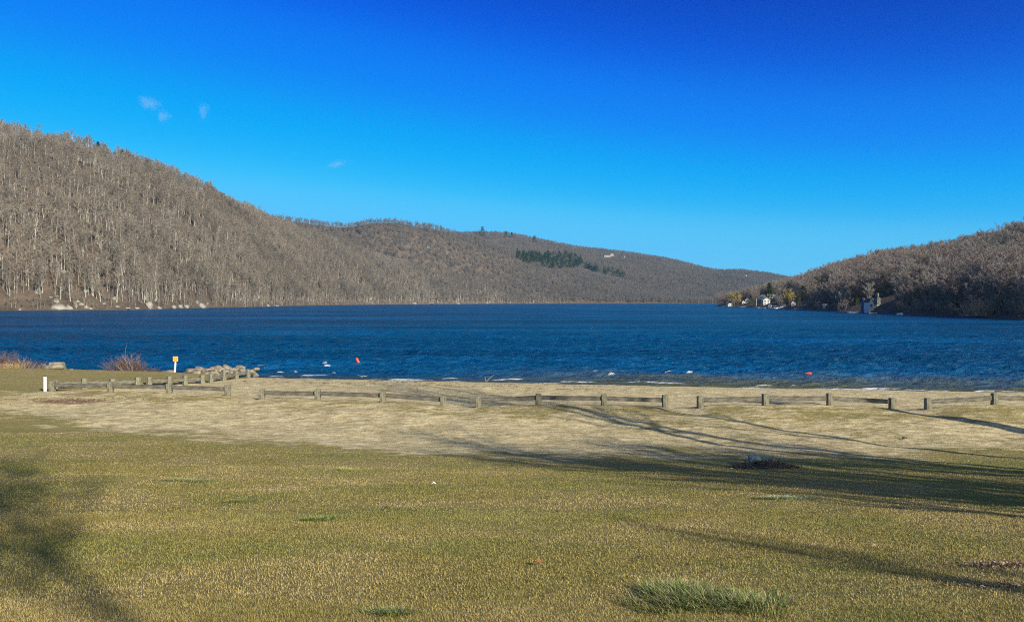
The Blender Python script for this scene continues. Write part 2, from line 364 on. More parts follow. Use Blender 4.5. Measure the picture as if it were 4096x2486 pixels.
# ------------------------------------------------------------------ lawn blades (one mass of grass)
def rot_blades(x, y, z, h, w, lean, az, col, curve=0.0):
    n = len(x); dx, dy = np.cos(az), np.sin(az)
    b0 = np.stack([x-dy*w/2, y+dx*w/2, z-.004+0*x], 1); b1 = np.stack([x+dy*w/2, y-dx*w/2, z-.004+0*x], 1)
    lz = h*np.cos(lean); lh = h*np.sin(lean)
    ml = np.stack([x+dx*lh*.4-dy*w*.35, y+dy*lh*.4+dx*w*.35, z+lz*.6], 1); mr = np.stack([x+dx*lh*.4+dy*w*.35, y+dy*lh*.4-dx*w*.35, z+lz*.6], 1)
    tp = np.stack([x+dx*lh, y+dy*lh, z+lz*(1-curve)], 1)
    v = np.stack([b0, b1, mr, ml, tp], 1).reshape(-1, 3); i = np.arange(n)*5
    q = np.concatenate([np.stack([i, i+1, i+2], 1), np.stack([i, i+2, i+3], 1), np.stack([i+3, i+2, i+4], 1)])
    c = np.repeat(np.concatenate([col, np.ones((n, 1))], 1), 5, 0)
    return v, q, c
PAL = np.array([(.185, .160, .042), (.24, .195, .058), (.295, .235, .082), (.35, .275, .115), (.42, .325, .16), (.15, .128, .035)])
def lawn_col(x, y, n):
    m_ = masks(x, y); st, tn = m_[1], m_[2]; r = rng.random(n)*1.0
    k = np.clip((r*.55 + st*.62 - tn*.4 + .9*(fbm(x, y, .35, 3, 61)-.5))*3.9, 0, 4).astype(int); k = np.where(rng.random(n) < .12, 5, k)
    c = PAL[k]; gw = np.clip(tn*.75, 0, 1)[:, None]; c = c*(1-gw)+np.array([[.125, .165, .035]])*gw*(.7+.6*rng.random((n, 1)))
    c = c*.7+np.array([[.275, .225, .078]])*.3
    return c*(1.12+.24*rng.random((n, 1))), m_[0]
V, Q, C = [], [], []; off = 0
for y0, y1, dens, h, w in ((1.6, 6, 8200, .02, .0036), (6, 11, 3000, .022, .006), (11, 18, 900, .022, .010), (18, 25, 260, .02, .015)):
    n = int(dens*1.62*(y1**2-y0**2)/2)
    y = np.sqrt(rng.random(n)*(y1**2-y0**2)+y0**2); x = (rng.random(n)*2-1)*.81*y
    col, sand = lawn_col(x, y, n); keep = rng.random(n) > sst(.1, .55, sand)
    x, y, col = x[keep], y[keep], col[keep]; n = len(x)
    v, q, c = rot_blades(x, y, gz(x, y), h*(.4+.9*rng.random(n)), w*(.6+.8*rng.random(n)), .25+.9*rng.random(n), rng.random(n)*6.28, col)
    V.append(v); Q.append(q+off); C.append(c); off += len(v)
gr = link('grass', npmesh('grass', np.concatenate(V), np.concatenate(Q), M['blade'], False, dict(col=np.concatenate(C))))
tag(gr, 'short olive and straw coloured mown lawn grass', 'grass', kind='stuff')

def tuft(px, v, wx, wy, n, h, label, pal, lean=(.3, 1.1), side=0, w=.006):
    c = gp(px, v); r = np.sqrt(rng.random(n)); a = rng.random(n)*6.283
    cl = rng.normal(0, 1, (9, 2))*.28; k = rng.integers(0, 9, n)
    lx = (r*np.cos(a)*.55+cl[k, 0])*wx; ly = (r*np.sin(a)*.55+cl[k, 1])*wy
    x, y = c.x+lx, c.y+ly; z = gz(x, y)-c.z
    az = np.where(rng.random(n) < side, math.pi+rng.normal(.2, .5, n), np.arctan2(ly+rng.normal(0, wy*.4, n), lx+rng.normal(0, wx*.4, n)))
    P = np.array(pal); col = P[rng.integers(0, len(P), n)]*(.75+.5*rng.random((n, 1)))
    vv, q, cc = rot_blades(lx, ly, z, h*(.35+.75*rng.random(n)), w*(.6+.8*rng.random(n)), lean[0]+(lean[1]-lean[0])*rng.random(n), az, col, .12)
    o = link('grass_tuft', npmesh('grass_tuft', vv, q, M['blade'], False, dict(col=cc)), None, c)
    tag(o, label, 'grass tuft', 'coarse grass tufts in the lawn')
GP = [(.11, .17, .03), (.17, .22, .05), (.24, .27, .10), (.36, .33, .16), (.08, .125, .025), (.38, .30, .15)]
tuft(2750, 2400, .50, .50, 5200, .14, 'largest coarse green grass tuft at the bottom of the photo, leaves leaning left', GP, (.5, 1.25), .55, .006)
tuft(3030, 2425, .32, .3, 1500, .12, 'green grass tuft growing against the right end of the largest tuft', GP, (.4, 1.2), .2)
tuft(1575, 2455, .22, .10, 700, .08, 'thin yellowish green grass tuft at the bottom edge left of the largest tuft', GP, (.4, 1.2), .1)
tuft(1280, 2080, .34, .2, 1700, .07, 'dark green grass tuft right of the soft shadow on the left lawn', [(.11, .155, .03), (.17, .2, .05), (.26, .26, .1)], w=.008)
tuft(960, 2008, .3, .18, 1100, .06, 'dull green grass tuft inside the soft shadow on the left lawn', [(.12, .145, .035), (.22, .21, .075)], w=.008)
tuft(800, 1925, .55, .26, 2600, .07, 'pale green wide grass tuft, farthest left of the lawn tufts', [(.2, .22, .09), (.32, .32, .15), (.15, .16, .05)], w=.011)
tuft(1410, 1880, .55, .26, 1900, .05, 'yellow green wide grass tuft below the sandy ground', [(.26, .27, .08), (.34, .33, .13)], w=.011)
tuft(3150, 1993, .55, .25, 1900, .06, 'straw green flat grass tuft below the tree shadows on the right', [(.34, .36, .2), (.42, .42, .24), (.2, .26, .1)], w=.009)

# ------------------------------------------------------------------ lake
rows = [37.5]
while rows[-1] < 3600: rows.append(rows[-1] + .11*(rows[-1]/45)**1.75)
yy = np.array(rows); A = np.linspace(-1.25, 1.25, 1001)
Y = np.repeat(yy[:, None], len(A), 1); X = A[None]*yy[:, None]
step = (.11*(yy/45)**1.75)[:, None]; dist = np.clip(Y-shore_y(X), 0, 400); Zw = np.zeros_like(Y)
damp = sst(.2, 7, dist)
for lam, amp, ang in ((5.5, .034, 12), (3.6, .04, -9), (2.5, .042, 24), (1.7, .034, -26), (1.15, .024, 8), (.8, .017, 35), (.62, .012, -38)):
    k = 2*math.pi/lam; ca, sa = math.cos(R(ang)), math.sin(R(ang))
    wv = fbm(X, Y, lam*3, 2, int(lam*10))*9
    ph = k*(Y*ca+X*sa)+wv; env = .3+1.4*fbm(X, Y, lam*1.6, 2, int(lam*10)+5)
    cr = (1-np.abs(np.sin(ph/2)))*2-.72
    Zw += 1.95*amp*env*cr*np.clip(lam/(3.0*step)-1, 0, 1)
Zw *= (.12+.88*damp)
shallow = (1-sst(1, 12, dist+(fbm(X, Y, 6, 3, 70)-.5)*7))*sst(-8, 12, X)*.8+.3*(1-sst(.5, 4, dist))
foam = np.zeros_like(Y)
FO = [(2317, 1528, 78, 4), (2560, 1532, 60, 4), (2680, 1534, 62, 4), (3520, 1556, 82, 4), (3980, 1568, 110, 4), (1800, 1516, 40, 3), (2030, 1520, 70, 3), (1200, 1463, 14, 3),
      (1308, 1464, 12, 3), (1180, 1489, 12, 3), (1332, 1491, 9, 3), (1260, 1502, 60, 2.5), (2195, 1491, 26, 2.5), (2448, 1500, 15, 3), (2755, 1489, 14, 2.5), (3175, 1542, 14, 2.5),
      (1100, 1505, 40, 2), (1455, 1505, 18, 3), (3265, 1451, 18, 2.5), (3867, 1459, 14, 2), (1138, 1451, 10, 2), (1050, 1468, 18, 2.5), (1298, 1452, 8, 2), (3060, 1545, 40, 2), (3330, 1560, 90, 1.6), (3750, 1564, 60, 2), (2380, 1484, 10, 2), (1120, 1487, 16, 2)]
nz = fbm(X*1.0, Y, .5, 3, 90)
for px, v, hw, hv in FO:
    p0 = pw(px, v, 1); t0 = CZ/(CZ-p0.z); fx, fy = p0.x*t0, t0
    wx = hw/F*fy; wy = hv/F*fy*fy/CZ*.34
    Fm = np.abs((X-fx)/wx) < 1.3
    cy = fy + .25*np.sin((X-fx)*1.3+fx)*min(1, wx/2)
    e = np.exp(-np.abs((X-fx)/wx)**3-((Y-cy+.9*wy*(fbm(X, Y*0, .35, 3, 12)-.5)*2)/(wy*(.35+1.1*fbm(X, Y*0, .5, 2, 5))))**2)
    foam = np.maximum(foam, sst(.36, .62, e*(.4+1.15*nz))*Fm)
    Zw += .07*np.exp(-((X-fx)/wx)**2-((Y-cy-.1)/.35)**2)
foam = np.maximum(foam, sst(.6, .72, fbm(X*.5, Y, 1.0, 4, 99)-np.abs(dist-.25)*.45+.12)*(X > -16)*.85)
wt = link('lake_water', grid('lake_water', X, Y, Zw, M['water'], dict(shallow=np.clip(shallow, 0, 1).ravel(), foam=foam.ravel(), far=sst(70, 130, Y).ravel())))
tag(wt, kind='structure')

# ------------------------------------------------------------------ hills
def loft(name, shore, ridge, p=1.3, n=220, mrows=90, amp=.06, seed=1, back=1.5, drop=0):
    su = np.array([(a-CX)/F for a, *_ in shore]); sdst = np.array([b for _, b in shore])
    ru = np.array([(a-CX)/F for a, *_ in ridge]); rd = np.array([q[2] for q in ridge]); rz = np.array([CZ+(HZ-q[1]-drop)/F*q[2] for q in ridge])
    u = np.linspace(max(su[0], ru[0]), min(su[-1], ru[-1]), n)
    sy = np.interp(u, su, sdst); sx = u*sy; ry = np.interp(u, ru, rd); rx = u*ry; H = np.maximum(np.interp(u, ru, rz), 1.5)
    t = np.linspace(-.04, back, mrows)[:, None]
    X = sx+(rx-sx)*t; Y = sy+(ry-sy)*t; tc = np.clip(t, 0, 1)
    Z = H*(1-(1-tc)**p) - np.clip(t-1, 0, 9)**1.5*H*.8 + np.where(t < 0, t*40, 0)
    Z = Z + (fbm(X, Y, 160, 5, seed)-.5)*H*amp*3*np.minimum(tc*3, 1)*(1-.75*sst(.7, 1, t)) + np.minimum(tc*20, 1)*5.0*fbm(X, Y, 38, 4, seed+9)*sst(0, 80, H)
    o = link(name, grid(name, X, Y, Z, M['hill'])); tag(o, kind='structure')
    V = [Vector(q) for q in np.stack([X, Y, Z], -1).reshape(-1, 3)]
    bv = BVHTree.FromPolygons(V, [tuple(q) for q in gridfaces(*X.shape).tolist()])
    # samplers
    def pt(uu, tt):
        ix = np.clip(uu*(n-1), 0, n-1.001); iy = np.clip((tt+.04)/(back+.04)*(mrows-1), 0, mrows-1.001)
        i, j = ix.astype(int), iy.astype(int); fx, fy = ix-i, iy-j
        o_ = []
        for G in (X, Y, Z):
            o_.append((G[j, i]*(1-fx)+G[j, i+1]*fx)*(1-fy)+(G[j+1, i]*(1-fx)+G[j+1, i+1]*fx)*fy)
        return np.stack(o_, 1)
    wid = np.hypot(rx-sx, ry-sy); seg = np.hypot(np.gradient((sx+rx)/2), np.gradient((sy+ry)/2))
    return dict(o=o, bv=bv, pt=pt, w=wid*seg, n=n, X=X, Y=Y, Z=Z)
L1 = loft('left_hill', [(-900, 330), (0, 400), (500, 435), (1000, 680), (1500, 1250), (1900, 1700), (2450, 2000)],
          [(-900, 430, 640), (-300, 505, 740), (0, 530, 800), (333, 583, 860), (499, 640, 900), (665, 697, 940), (831, 775, 1000), (998, 848, 1100), (1081, 882, 1200), (1250, 930, 1400), (1450, 990, 1550), (1700, 1070, 1750), (2100, 1155, 1950), (2450, 1207, 2060)], 1.28, 300, 120, .085, 3, 1.35, 24)
L2 = loft('middle_hill', [(900, 1600), (1500, 1750), (2000, 1850), (2900, 2000)],
          [(900, 862, 1900), (1081, 872, 1950), (1247, 892, 2000), (1380, 907, 2000), (1480, 892, 2000), (1580, 889, 2000), (1746, 916, 2050), (1879, 952, 2100), (2000, 985, 2150), (2200, 1050, 2250), (2500, 1130, 2300), (2900, 1206, 2400)], 1.4, 200, 60, .06, 13, 1.3, 8)
L3 = loft('far_hill', [(1300, 2050), (2400, 2080), (3500, 2200)],
          [(1300, 960, 3000), (1700, 945, 3000), (1912, 938, 3000), (2029, 942, 3000), (2162, 969, 3000), (2328, 1000, 3000), (2495, 1018, 3000), (2661, 1043, 3000), (2827, 1084, 3000), (2880, 1091, 3000), (2960, 1090, 3000), (3077, 1104, 3100), (3160, 1121, 3200), (3500, 1150, 3200)], 1.35, 200, 60, .04, 23, 1.2)
RH = loft('right_hill', [(2870, 830), (2900, 815), (3000, 640), (3204, 470), (3356, 380), (3609, 292), (4094, 208), (4800, 150)],
          [(2870, 1222, 900), (2960, 1212, 890), (3050, 1190, 880), (3126, 1170, 860), (3210, 1152, 840), (3326, 1112, 800), (3492, 1072, 760), (3659, 1054, 720), (3825, 1034, 680), (3958, 1008, 640), (4096, 974, 620), (4800, 824, 560)], 1.25, 220, 80, .07, 31, 1.35)

# ------------------------------------------------------------------ bare trees
def bare_tree(seed, H=17, spread=4.6, ntw=700, tw=.07, tl=1.2, first=.4, limbs=9, tr=.24, sub=3, nside=4, twist=.12):
    rd = random.Random(seed); T = MB(); B = MB(); tips = []
    p = Vector((0, 0, -.6)); pts = [p]; rad = [tr*1.25]; d = Vector((rd.uniform(-.08, .08), rd.uniform(-.08, .08), 1)).normalized(); n = 7
    for i in range(n):
        d = (d+Vector((rd.uniform(-twist, twist), rd.uniform(-twist, twist), .12))).normalized(); p = p+d*H*.88/n; pts.append(p); rad.append(tr*(1-(i+1)/n*.86))
    T.tube(pts, rad, nside+1)
    def at(f):
        x = f*n; i = min(int(x), n-1); return pts[i].lerp(pts[i+1], x-i), rad[i]*(1-(x-i))+rad[i+1]*(x-i)
    for i in range(limbs):
        f = first+(1-first)*(i+rd.random()*.6)/limbs; b, r = at(min(f, .99)); a = i*2.4+rd.uniform(-.5, .5)
        L = spread*(1.05-.55*((f-first)/(1-first)))*rd.uniform(.7, 1.15); up = rd.uniform(.55, 1.15)
        dd = Vector((math.cos(a), math.sin(a), up)).normalized(); q = [b]; rr = [r*.55]; m = 4
        for j in range(m):
            dd = (dd+Vector((rd.uniform(-.25, .25), rd.uniform(-.25, .25), rd.uniform(0, .25)))).normalized(); q.append(q[-1]+dd*L/m*1.2); rr.append(rr[0]*(1-(j+1)/m*.75))
        T.tube(q, rr, 3, 0, False); tips.append((q[2], q[3])); tips.append((q[3], q[4]))
        for j in range(sub):
            k = rd.choice((1, 2, 3)); b2 = q[k].lerp(q[k+1], rd.random()); d2 = (dd+Vector((rd.uniform(-1, 1), rd.uniform(-1, 1), rd.uniform(-.1, .7)))).normalized()
            e = b2+d2*L*rd.uniform(.35, .6); mid = b2.lerp(e, .5)+Vector((0, 0, .1*L*rd.random()))
            B.tube([b2, mid, e], [rr[k]*.5, rr[k]*.35, rr[k]*.15], 3, 0, False); tips.append((b2, mid)); tips.append((mid, e))
    tips.append((pts[-2], pts[-1]))
    T2 = MB()
    for i in range(ntw):
        a, b = rd.choice(tips); o_ = a.lerp(b, rd.random()); d0 = (b-a).normalized()*.7+Vector((rd.gauss(0, .75), rd.gauss(0, .75), rd.gauss(.3, .6)))
        d0.normalize(); L = tl*rd.uniform(.5, 1.4); w = d0.cross(Vector((rd.uniform(-1, 1), rd.uniform(-1, 1), rd.uniform(-1, 1)))).normalized()*tw*rd.uniform(.5, 1.1)
        e = o_+d0*L; T2.add([o_-w, o_+w, e], [(0, 1, 2)], 0)
        if rd.random() < .5:
            m = o_+d0*L*.5; e2 = m+(d0+Vector((rd.uniform(-.9, .9), rd.uniform(-.9, .9), rd.uniform(-.3, .9)))).normalized()*L*.6; T2.add([m-w*.7, m+w*.7, e2], [(0, 1, 2)], 0)
    return T, B, T2
PROTO = bpy.data.collections.new('tree_sources')
FARC = bpy.data.collections.new('far_tree_sources'); RC = bpy.data.collections.new('round_tree_sources')
def merged(name, T, B, T2, mb, mt, col):
    A_ = MB(); A_.add(T.v, T.f, 0); A_.add(B.v, B.f, 0 if B.v else 1); A_.add(T2.v, T2.f, 1)
    me = A_.mesh(name, mb, mt); o = bpy.data.objects.new(name, me); col.objects.link(o); return me
treeA, treeR = [], []
def two(T, B, T2, mb, mt):
    Cc = MB(); Cc.add(B.v, B.f, 0); Cc.add(T2.v, T2.f, 1)
    return T.mesh('trunk', mb), Cc.mesh('crown', mb, mt)
for i in range(9):
    H = [17, 19, 15, 21, 16, 18, 13, 20, 17][i]
    t3 = bare_tree(100+i, H, [3.6, 4.6, 3.2, 4.2, 5, 3, 3.6, 3.8, 4.4][i], 1050, .04, 1.15, [.45, .4, .5, .5, .35, .6, .3, .55, .45][i], 9, .23+.02*(i % 4))
    merged('tree_source', *t3, M['bark_pale'], M['twig'], PROTO); treeA.append(two(*t3, M['bark_pale'], M['twig']))
for i in range(4):
    t3 = bare_tree(200+i, 14+i, 4.6, 330, .11, 2.0, .16, 7, .32, 1, 2); merged('far_tree_source', *t3, M['bark_far'], M['twig_far'], FARC)
for i in range(7):
    t3 = bare_tree(300+i, [12, 14, 11, 13, 15, 12, 10][i], [6, 6.2, 5.2, 6.4, 5.6, 6.6, 5][i], 1500, .055, 1.1, .25, 13, .2, 4)
    merged('round_tree_source', *t3, M['bark_dark'], M['twig_r'], RC); treeR.append(two(*t3, M['bark_dark'], M['twig_r']))

def gn_scatter(name, pts, scl, coll, label):
    me = npmesh(name, pts, np.zeros((0, 3), np.int32).reshape(0, 3), None, False, None) if False else bpy.data.meshes.new(name)
    me.vertices.add(len(pts)); me.vertices.foreach_set('co', np.asarray(pts, np.float32).ravel())
    a = me.attributes.new('scl', 'FLOAT', 'POINT'); a.data.foreach_set('value', np.asarray(scl, np.float32))
    o = link(name, me); tag(o, label, 'forest', kind='stuff')
    ng = bpy.data.node_groups.new(name, 'GeometryNodeTree')
    ng.interface.new_socket('Geometry', in_out='INPUT', socket_type='NodeSocketGeometry'); ng.interface.new_socket('Geometry', in_out='OUTPUT', socket_type='NodeSocketGeometry')
    gi = ng.nodes.new('NodeGroupInput'); go = ng.nodes.new('NodeGroupOutput'); ip = ng.nodes.new('GeometryNodeInstanceOnPoints')
    ci = ng.nodes.new('GeometryNodeCollectionInfo'); ci.inputs['Collection'].default_value = coll; ci.inputs['Separate Children'].default_value = True; ci.inputs['Reset Children'].default_value = True
    rv = ng.nodes.new('FunctionNodeRandomValue'); rv.data_type = 'FLOAT_VECTOR'; rv.inputs[0].default_value = (-.07, -.07, 0); rv.inputs[1].default_value = (.07, .07, 6.28)
    na = ng.nodes.new('GeometryNodeInputNamedAttribute'); na.data_type = 'FLOAT'; na.inputs['Name'].default_value = 'scl'
    ng.links.new(gi.outputs[0], ip.inputs['Points']); ng.links.new(ci.outputs[0], ip.inputs['Instance']); ip.inputs['Pick Instance'].default_value = True
    ng.links.new(rv.outputs[0], ip.inputs['Rotation']); ng.links.new(na.outputs[0], ip.inputs['Scale']); ng.links.new(ip.outputs[0], go.inputs[0])
    md = o.modifiers.new('scatter', 'NODES'); md.node_group = ng
    return o
def sample(hill, spacing, t0=.015, t1=1.12):
    w = hill['w']/hill['w'].sum(); area = hill['w'].sum()*(t1-t0); n = int(area/spacing**2)
    cdf = np.concatenate([[0], np.cumsum(w)]); uu = np.interp(rng.random(n), cdf, np.linspace(0, 1, len(cdf)))
    tt = t0+(t1-t0)*rng.random(n); return hill['pt'](uu, tt)
def bpoint(bv, px, v):
    h = bv.ray_cast(Vector((0, 0, CZ)), ray(px, v).normalized()); return h[0]
def height(bv, x, y):
    h = bv.ray_cast(Vector((x, y, 900)), Vector((0, 0, -1))); return h[0].z if h[0] else 0.0

# clearings in front of houses, rocks and yards: (px0, px1, v0, v1, dmax)
CLEAR = []
# ---------------- pines
def pine(seed, H=16, Rr=3.2, n=1100, irregular=.3, base=.12, sz=.55):
    rd = random.Random(seed); T = MB(); T.tube([(0, 0, -.5), (0, 0, H*.5), (rd.uniform(-.2, .2), 0, H*.97)], [.22, .14, .03], 5)
    Fm = MB(); lay = int(H*1.1); sect = [[rd.uniform(1-irregular, 1+irregular) for _ in range(7)] for _ in range(lay+1)]
    for i in range(n):
        f = rd.random()**.8; L = int(f*lay); z = H*(base+(1-base)*(L+rd.random()*.45)/lay); k = rd.randrange(7)
        rr = Rr*(1-f)**.8*sect[L][k]+.25; a = (k+rd.uniform(-.35, .35))*.8976; q = rr*rd.random()**.5
        c = Vector((math.cos(a)*q, math.sin(a)*q, z+q*.12)); d = Vector((math.cos(a), math.sin(a), rd.uniform(-.2, .5))).normalized()
        w = Vector((-math.sin(a), math.cos(a), rd.uniform(-.4, .4)))*sz*rd.uniform(.3, .8)
        Fm.add([c-w, c+w, c+d*sz*rd.uniform(1, 2)], [(0, 1, 2)])
    return T.mesh('trunk', M['bark_dark']), Fm.mesh('crown', M['pine'])
pines = [pine(1, 16, 4, 2200), pine(2, 13, 4.4, 2000, .4), pine(3, 20, 6.6, 3600, .35, .12, .7), pine(4, 15, 5.4, 2200, .4, .2)]
def put_tree(name, meshes, loc, sc, rz, label, cat, group=None, parts=True, sz=1):
    if parts:
        e = empty(name, loc, rz, sc); e.scale = (sc, sc, sc*sz); link('trunk', meshes[0], e); link('crown', meshes[1], e)
    else:
        e = link(name, meshes, None, loc); e.scale = (sc, sc, sc*sz); e.rotation_euler = (0, 0, rz)
    return tag(e, label, cat, group)
def one(pm):
    A_ = MB(); vs = []
    me = bpy.data.meshes.new('pine_tree'); v0 = [tuple(v.co) for v in pm[0].vertices]; v1 = [tuple(v.co) for v in pm[1].vertices]
    f = [tuple(p.vertices) for p in pm[0].polygons]+[tuple(i+len(v0) for i in p.vertices) for p in pm[1].polygons]
    me.from_pydata(v0+v1, [], f); me.materials.append(M['bark_dark']); me.materials.append(M['pine'])
    me.polygons.foreach_set('material_index', [0]*len(pm[0].polygons)+[1]*len(pm[1].polygons)); me.update(); return me
farpine = [one(pine(11, 16, 6, 260, .3, .05, 1.5)), one(pine(12, 14, 6.6, 260, .4, .05, 1.6)), one(pine(13, 18, 6, 280, .4, .05, 1.5))]
grove = []
def in_grove(px, v):
    a = ((px-2280)/235.)**2+((v-1028-(px-2280)*.11)/46.)**2 < 1
    b = ((px-2440)/110.)**2+((v-1072)/16.)**2 < 1
    return a, b
k = 0; tries = 0
while k < 290 and tries < 4000:
    tries += 1
    if k < 240: px, v = random.uniform(2060, 2330), random.uniform(1005, 1068)
    else: px = random.uniform(2340, 2515); v = 1060+(px-2340)*.22+random.uniform(-9, 9)
    if k < 240:
        c = ((px-2200)/140.)**2+((v-1028-(px-2200)*.12)/34.)**2
        if c > 1: continue
    elif random.random() < .45 and px > 2400: continue
    h = None
    for hl in (L2, L3):
        q = bpoint(hl['bv'], px, v+12)
        if q and (h is None or q.y < h.y): h = q
    if h is None: continue
    grove.append((px, v, h.y))
    lab = 'dark green pine in the dense evergreen grove on the far hillside' if k < 240 else 'dark green pine in the thin evergreen line trailing down right of the grove'
    put_tree('pine_tree', farpine[k % 3], h, random.uniform(.75, 1.15), random.random()*6, lab, 'pine tree', 'pines of the hillside grove' if k < 240 else 'pines trailing down the hillside', False); k += 1
def lone_pine(hills, px, v, H, mesh, label, parts=True):
    h = None
    for hl in hills:
        q = bpoint(hl['bv'], px, v)
        if q and (h is None or q.y < h.y): h = q
    if h is None:
        hl = hills[0]; vv = v
        while h is None and vv < v+60: vv += 2; h = bpoint(hl['bv'], px, vv)
        if h is None: return
    if H < 0: H = -H/F*h.y
    base = (16, 13, 20, 15)[mesh] if parts else 16
    if hills[0] is not L1: CLEAR.append((px-10, px+10, v-4000*H/h.y*.5, v+4, h.y))
    return put_tree('pine_tree', pines[mesh] if parts else farpine[mesh % 3], h, H/base, random.random()*6, label, 'pine tree', None, parts)
lone_pine([L1], 392, 596, 15, 0, 'dark pine standing on the left hill skyline, higher up the slope')
lone_pine([L1], 420, 606, 14, 1, 'dark pine just right of the highest pine on the left skyline')
lone_pine([L1], 488, 628, 15, 2, 'tall dark pine in the middle of the left skyline pines')
lone_pine([L1], 512, 634, 14, 0, 'dark pine right beside the tall middle pine on the left skyline')
lone_pine([L1], 528, 638, 12, 3, 'small dark pine closing the left skyline row')
lone_pine([L1], 592, 664, 12, 1, 'lowest lone pine down the left skyline')
lone_pine([L3], 1930, 945, 34, 2, 'tall lone pine breaking the middle skyline left of the grove', False)
lone_pine([L3], 2024, 948, 24, 0, 'squat dark pine on the far skyline', False)
lone_pine([L3], 2047, 950, 24, 1, 'dark pine right beside the squat one on the far skyline', False)
lone_pine([L3], 2138, 970, 28, 0, 'pointed lone pine on the far skyline above the grove', False)
RS = [RH, L3]
lone_pine([RH], 3078, 1210, -80, 2, 'tall broad pine rising behind the lakeside houses')
lone_pine([RH], 3060, 1214, -52, 0, 'shorter pine at the left foot of the tall broad pine by the houses')
lone_pine([RH], 3003, 1220, -42, 1, 'dark conifer between the yellow willows and the flagpole')
lone_pine([RH], 2990, 1222, -26, 0, 'small dark conifer beside the house behind the willows')
lone_pine([RH], 3043, 1222, -26, 1, 'bushy dark conifer left of the three storey lake house')
lone_pine([RH], 3086, 1222, -24, 3, 'low dark conifer right of the three storey lake house')
lone_pine([RH], 3155, 1160, -38, 0, 'slim conifer at the start of the right hill skyline')
lone_pine([RH], 3215, 1200, -62, 2, 'green pine on the right slope above the shadowed shore')
lone_pine([RH], 3192, 1226, -48, 0, 'dark spruce beside the small white gabled house')
lone_pine([RH], 3288, 1138, -34, 3, 'dark pine near the skyline of the right hill')
lone_pine([RH], 3426, 1222, -38, 1, 'small green conifer left of the blue house')

# ------------------------------------------------------------------ houses, docks, boats
def house(px, v, wpx, hpx, rz, wall, roof, label, storeys=2, depth=.8, name='house', gable='front', hill=None, wins=3, roofh=.35, chim=False):
    p = bpoint((hill or RH)['bv'], px, v) or bpoint((hill or RH)['bv'], px, v+8)
    d = p.y; w = wpx/F*d; h = hpx/F*d; D = w*depth; hw = h*(1-roofh)
    e = empty(name, p, rz); tag(e, label, 'house')
    b = MB(); b.box((0, 0, hw/2-1), (w, D, hw+2)); 
    rm = MB(); o = .35
    if gable == 'front':
        b.add([(-w/2, -D/2, hw), (w/2, -D/2, hw), (0, -D/2, h), (-w/2, D/2, hw), (w/2, D/2, hw), (0, D/2, h)], [(0, 1, 2), (5, 4, 3)])
        for s_ in (-1, 1):
            x0, x1 = s_*(w/2+o), 0; z0, z1 = hw-o*(h-hw)/(w/2), h
            rm.add([(x0, -D/2-o, z0+.03), (x1, -D/2-o, z1+.03), (x1, D/2+o, z1+.03), (x0, D/2+o, z0+.03), (x0, -D/2-o, z0+.28), (x1, -D/2-o, z1+.3), (x1, D/2+o, z1+.3), (x0, D/2+o, z0+.28)],
                   [(0, 1, 2, 3), (7, 6, 5, 4), (0, 4, 5, 1), (3, 2, 6, 7), (0, 3, 7, 4)])
    else:
        b.add([(-w/2, -D/2, hw), (-w/2, D/2, hw), (-w/2, 0, h), (w/2, -D/2, hw), (w/2, D/2, hw), (w/2, 0, h)], [(0, 2, 1), (3, 4, 5)])
        for s_ in (-1, 1):
            y0 = s_*(D/2+o); z0 = hw-o*(h-hw)/(D/2)
            rm.add([(-w/2-o, y0, z0+.03), (-w/2-o, 0, h+.03), (w/2+o, 0, h+.03), (w/2+o, y0, z0+.03), (-w/2-o, y0, z0+.28), (-w/2-o, 0, h+.3), (w/2+o, 0, h+.3), (w/2+o, y0, z0+.28)],
                   [(0, 1, 2, 3), (7, 6, 5, 4), (0, 4, 5, 1), (3, 2, 6, 7), (0, 3, 7, 4)])
    link('wall', b.mesh('wall', wall), e); ro = link('roof', rm.mesh('roof', roof), e)
    if chim: c = MB(); c.box((w*.22, D*.1, h+.3), (.9, .9, 2.2), bev=.05); link('chimney', c.mesh('chimney', M['rock_grey']), ro)
    wh = hw/storeys*.48; ww = min(w/wins*.5, 1.6)
    for st in range(storeys):
        for i in range(wins):
            q = MB(); zc = hw/storeys*(st+.55); q.box((w*((i+.5)/wins-.5), -D/2-.03, zc), (ww, .1, wh)); wi = link('window', q.mesh('window', M['glass']), e)
    CLEAR.append((px-wpx*.52, px+wpx*.52, v-hpx, v+2, d+D*.5))
    return e
# far houses on the ridges
house(2428, 1026, 26, 8, .1, M['house_grey'], M['roof_dark'], 'long low pale house on the far skyline, its left wing', 1, .5, gable='side', hill=L3, wins=4)
house(2448, 1024, 16, 11, -.1, M['house_grey'], M['roof_dark'], 'pale gabled house on the far skyline right of the long wing', 1, .7, hill=L3, wins=2)
house(2498, 1030, 5, 7, 0, M['house_grey'], M['roof_pale'], 'tiny pale house right of the skyline houses', 1, .7, hill=L3, wins=1)
house(2984, 1104, 8, 5, .3, M['house_grey'], M['roof_pale'], 'tiny pale house high on the farthest hill', 1, .8, hill=L3, wins=1)
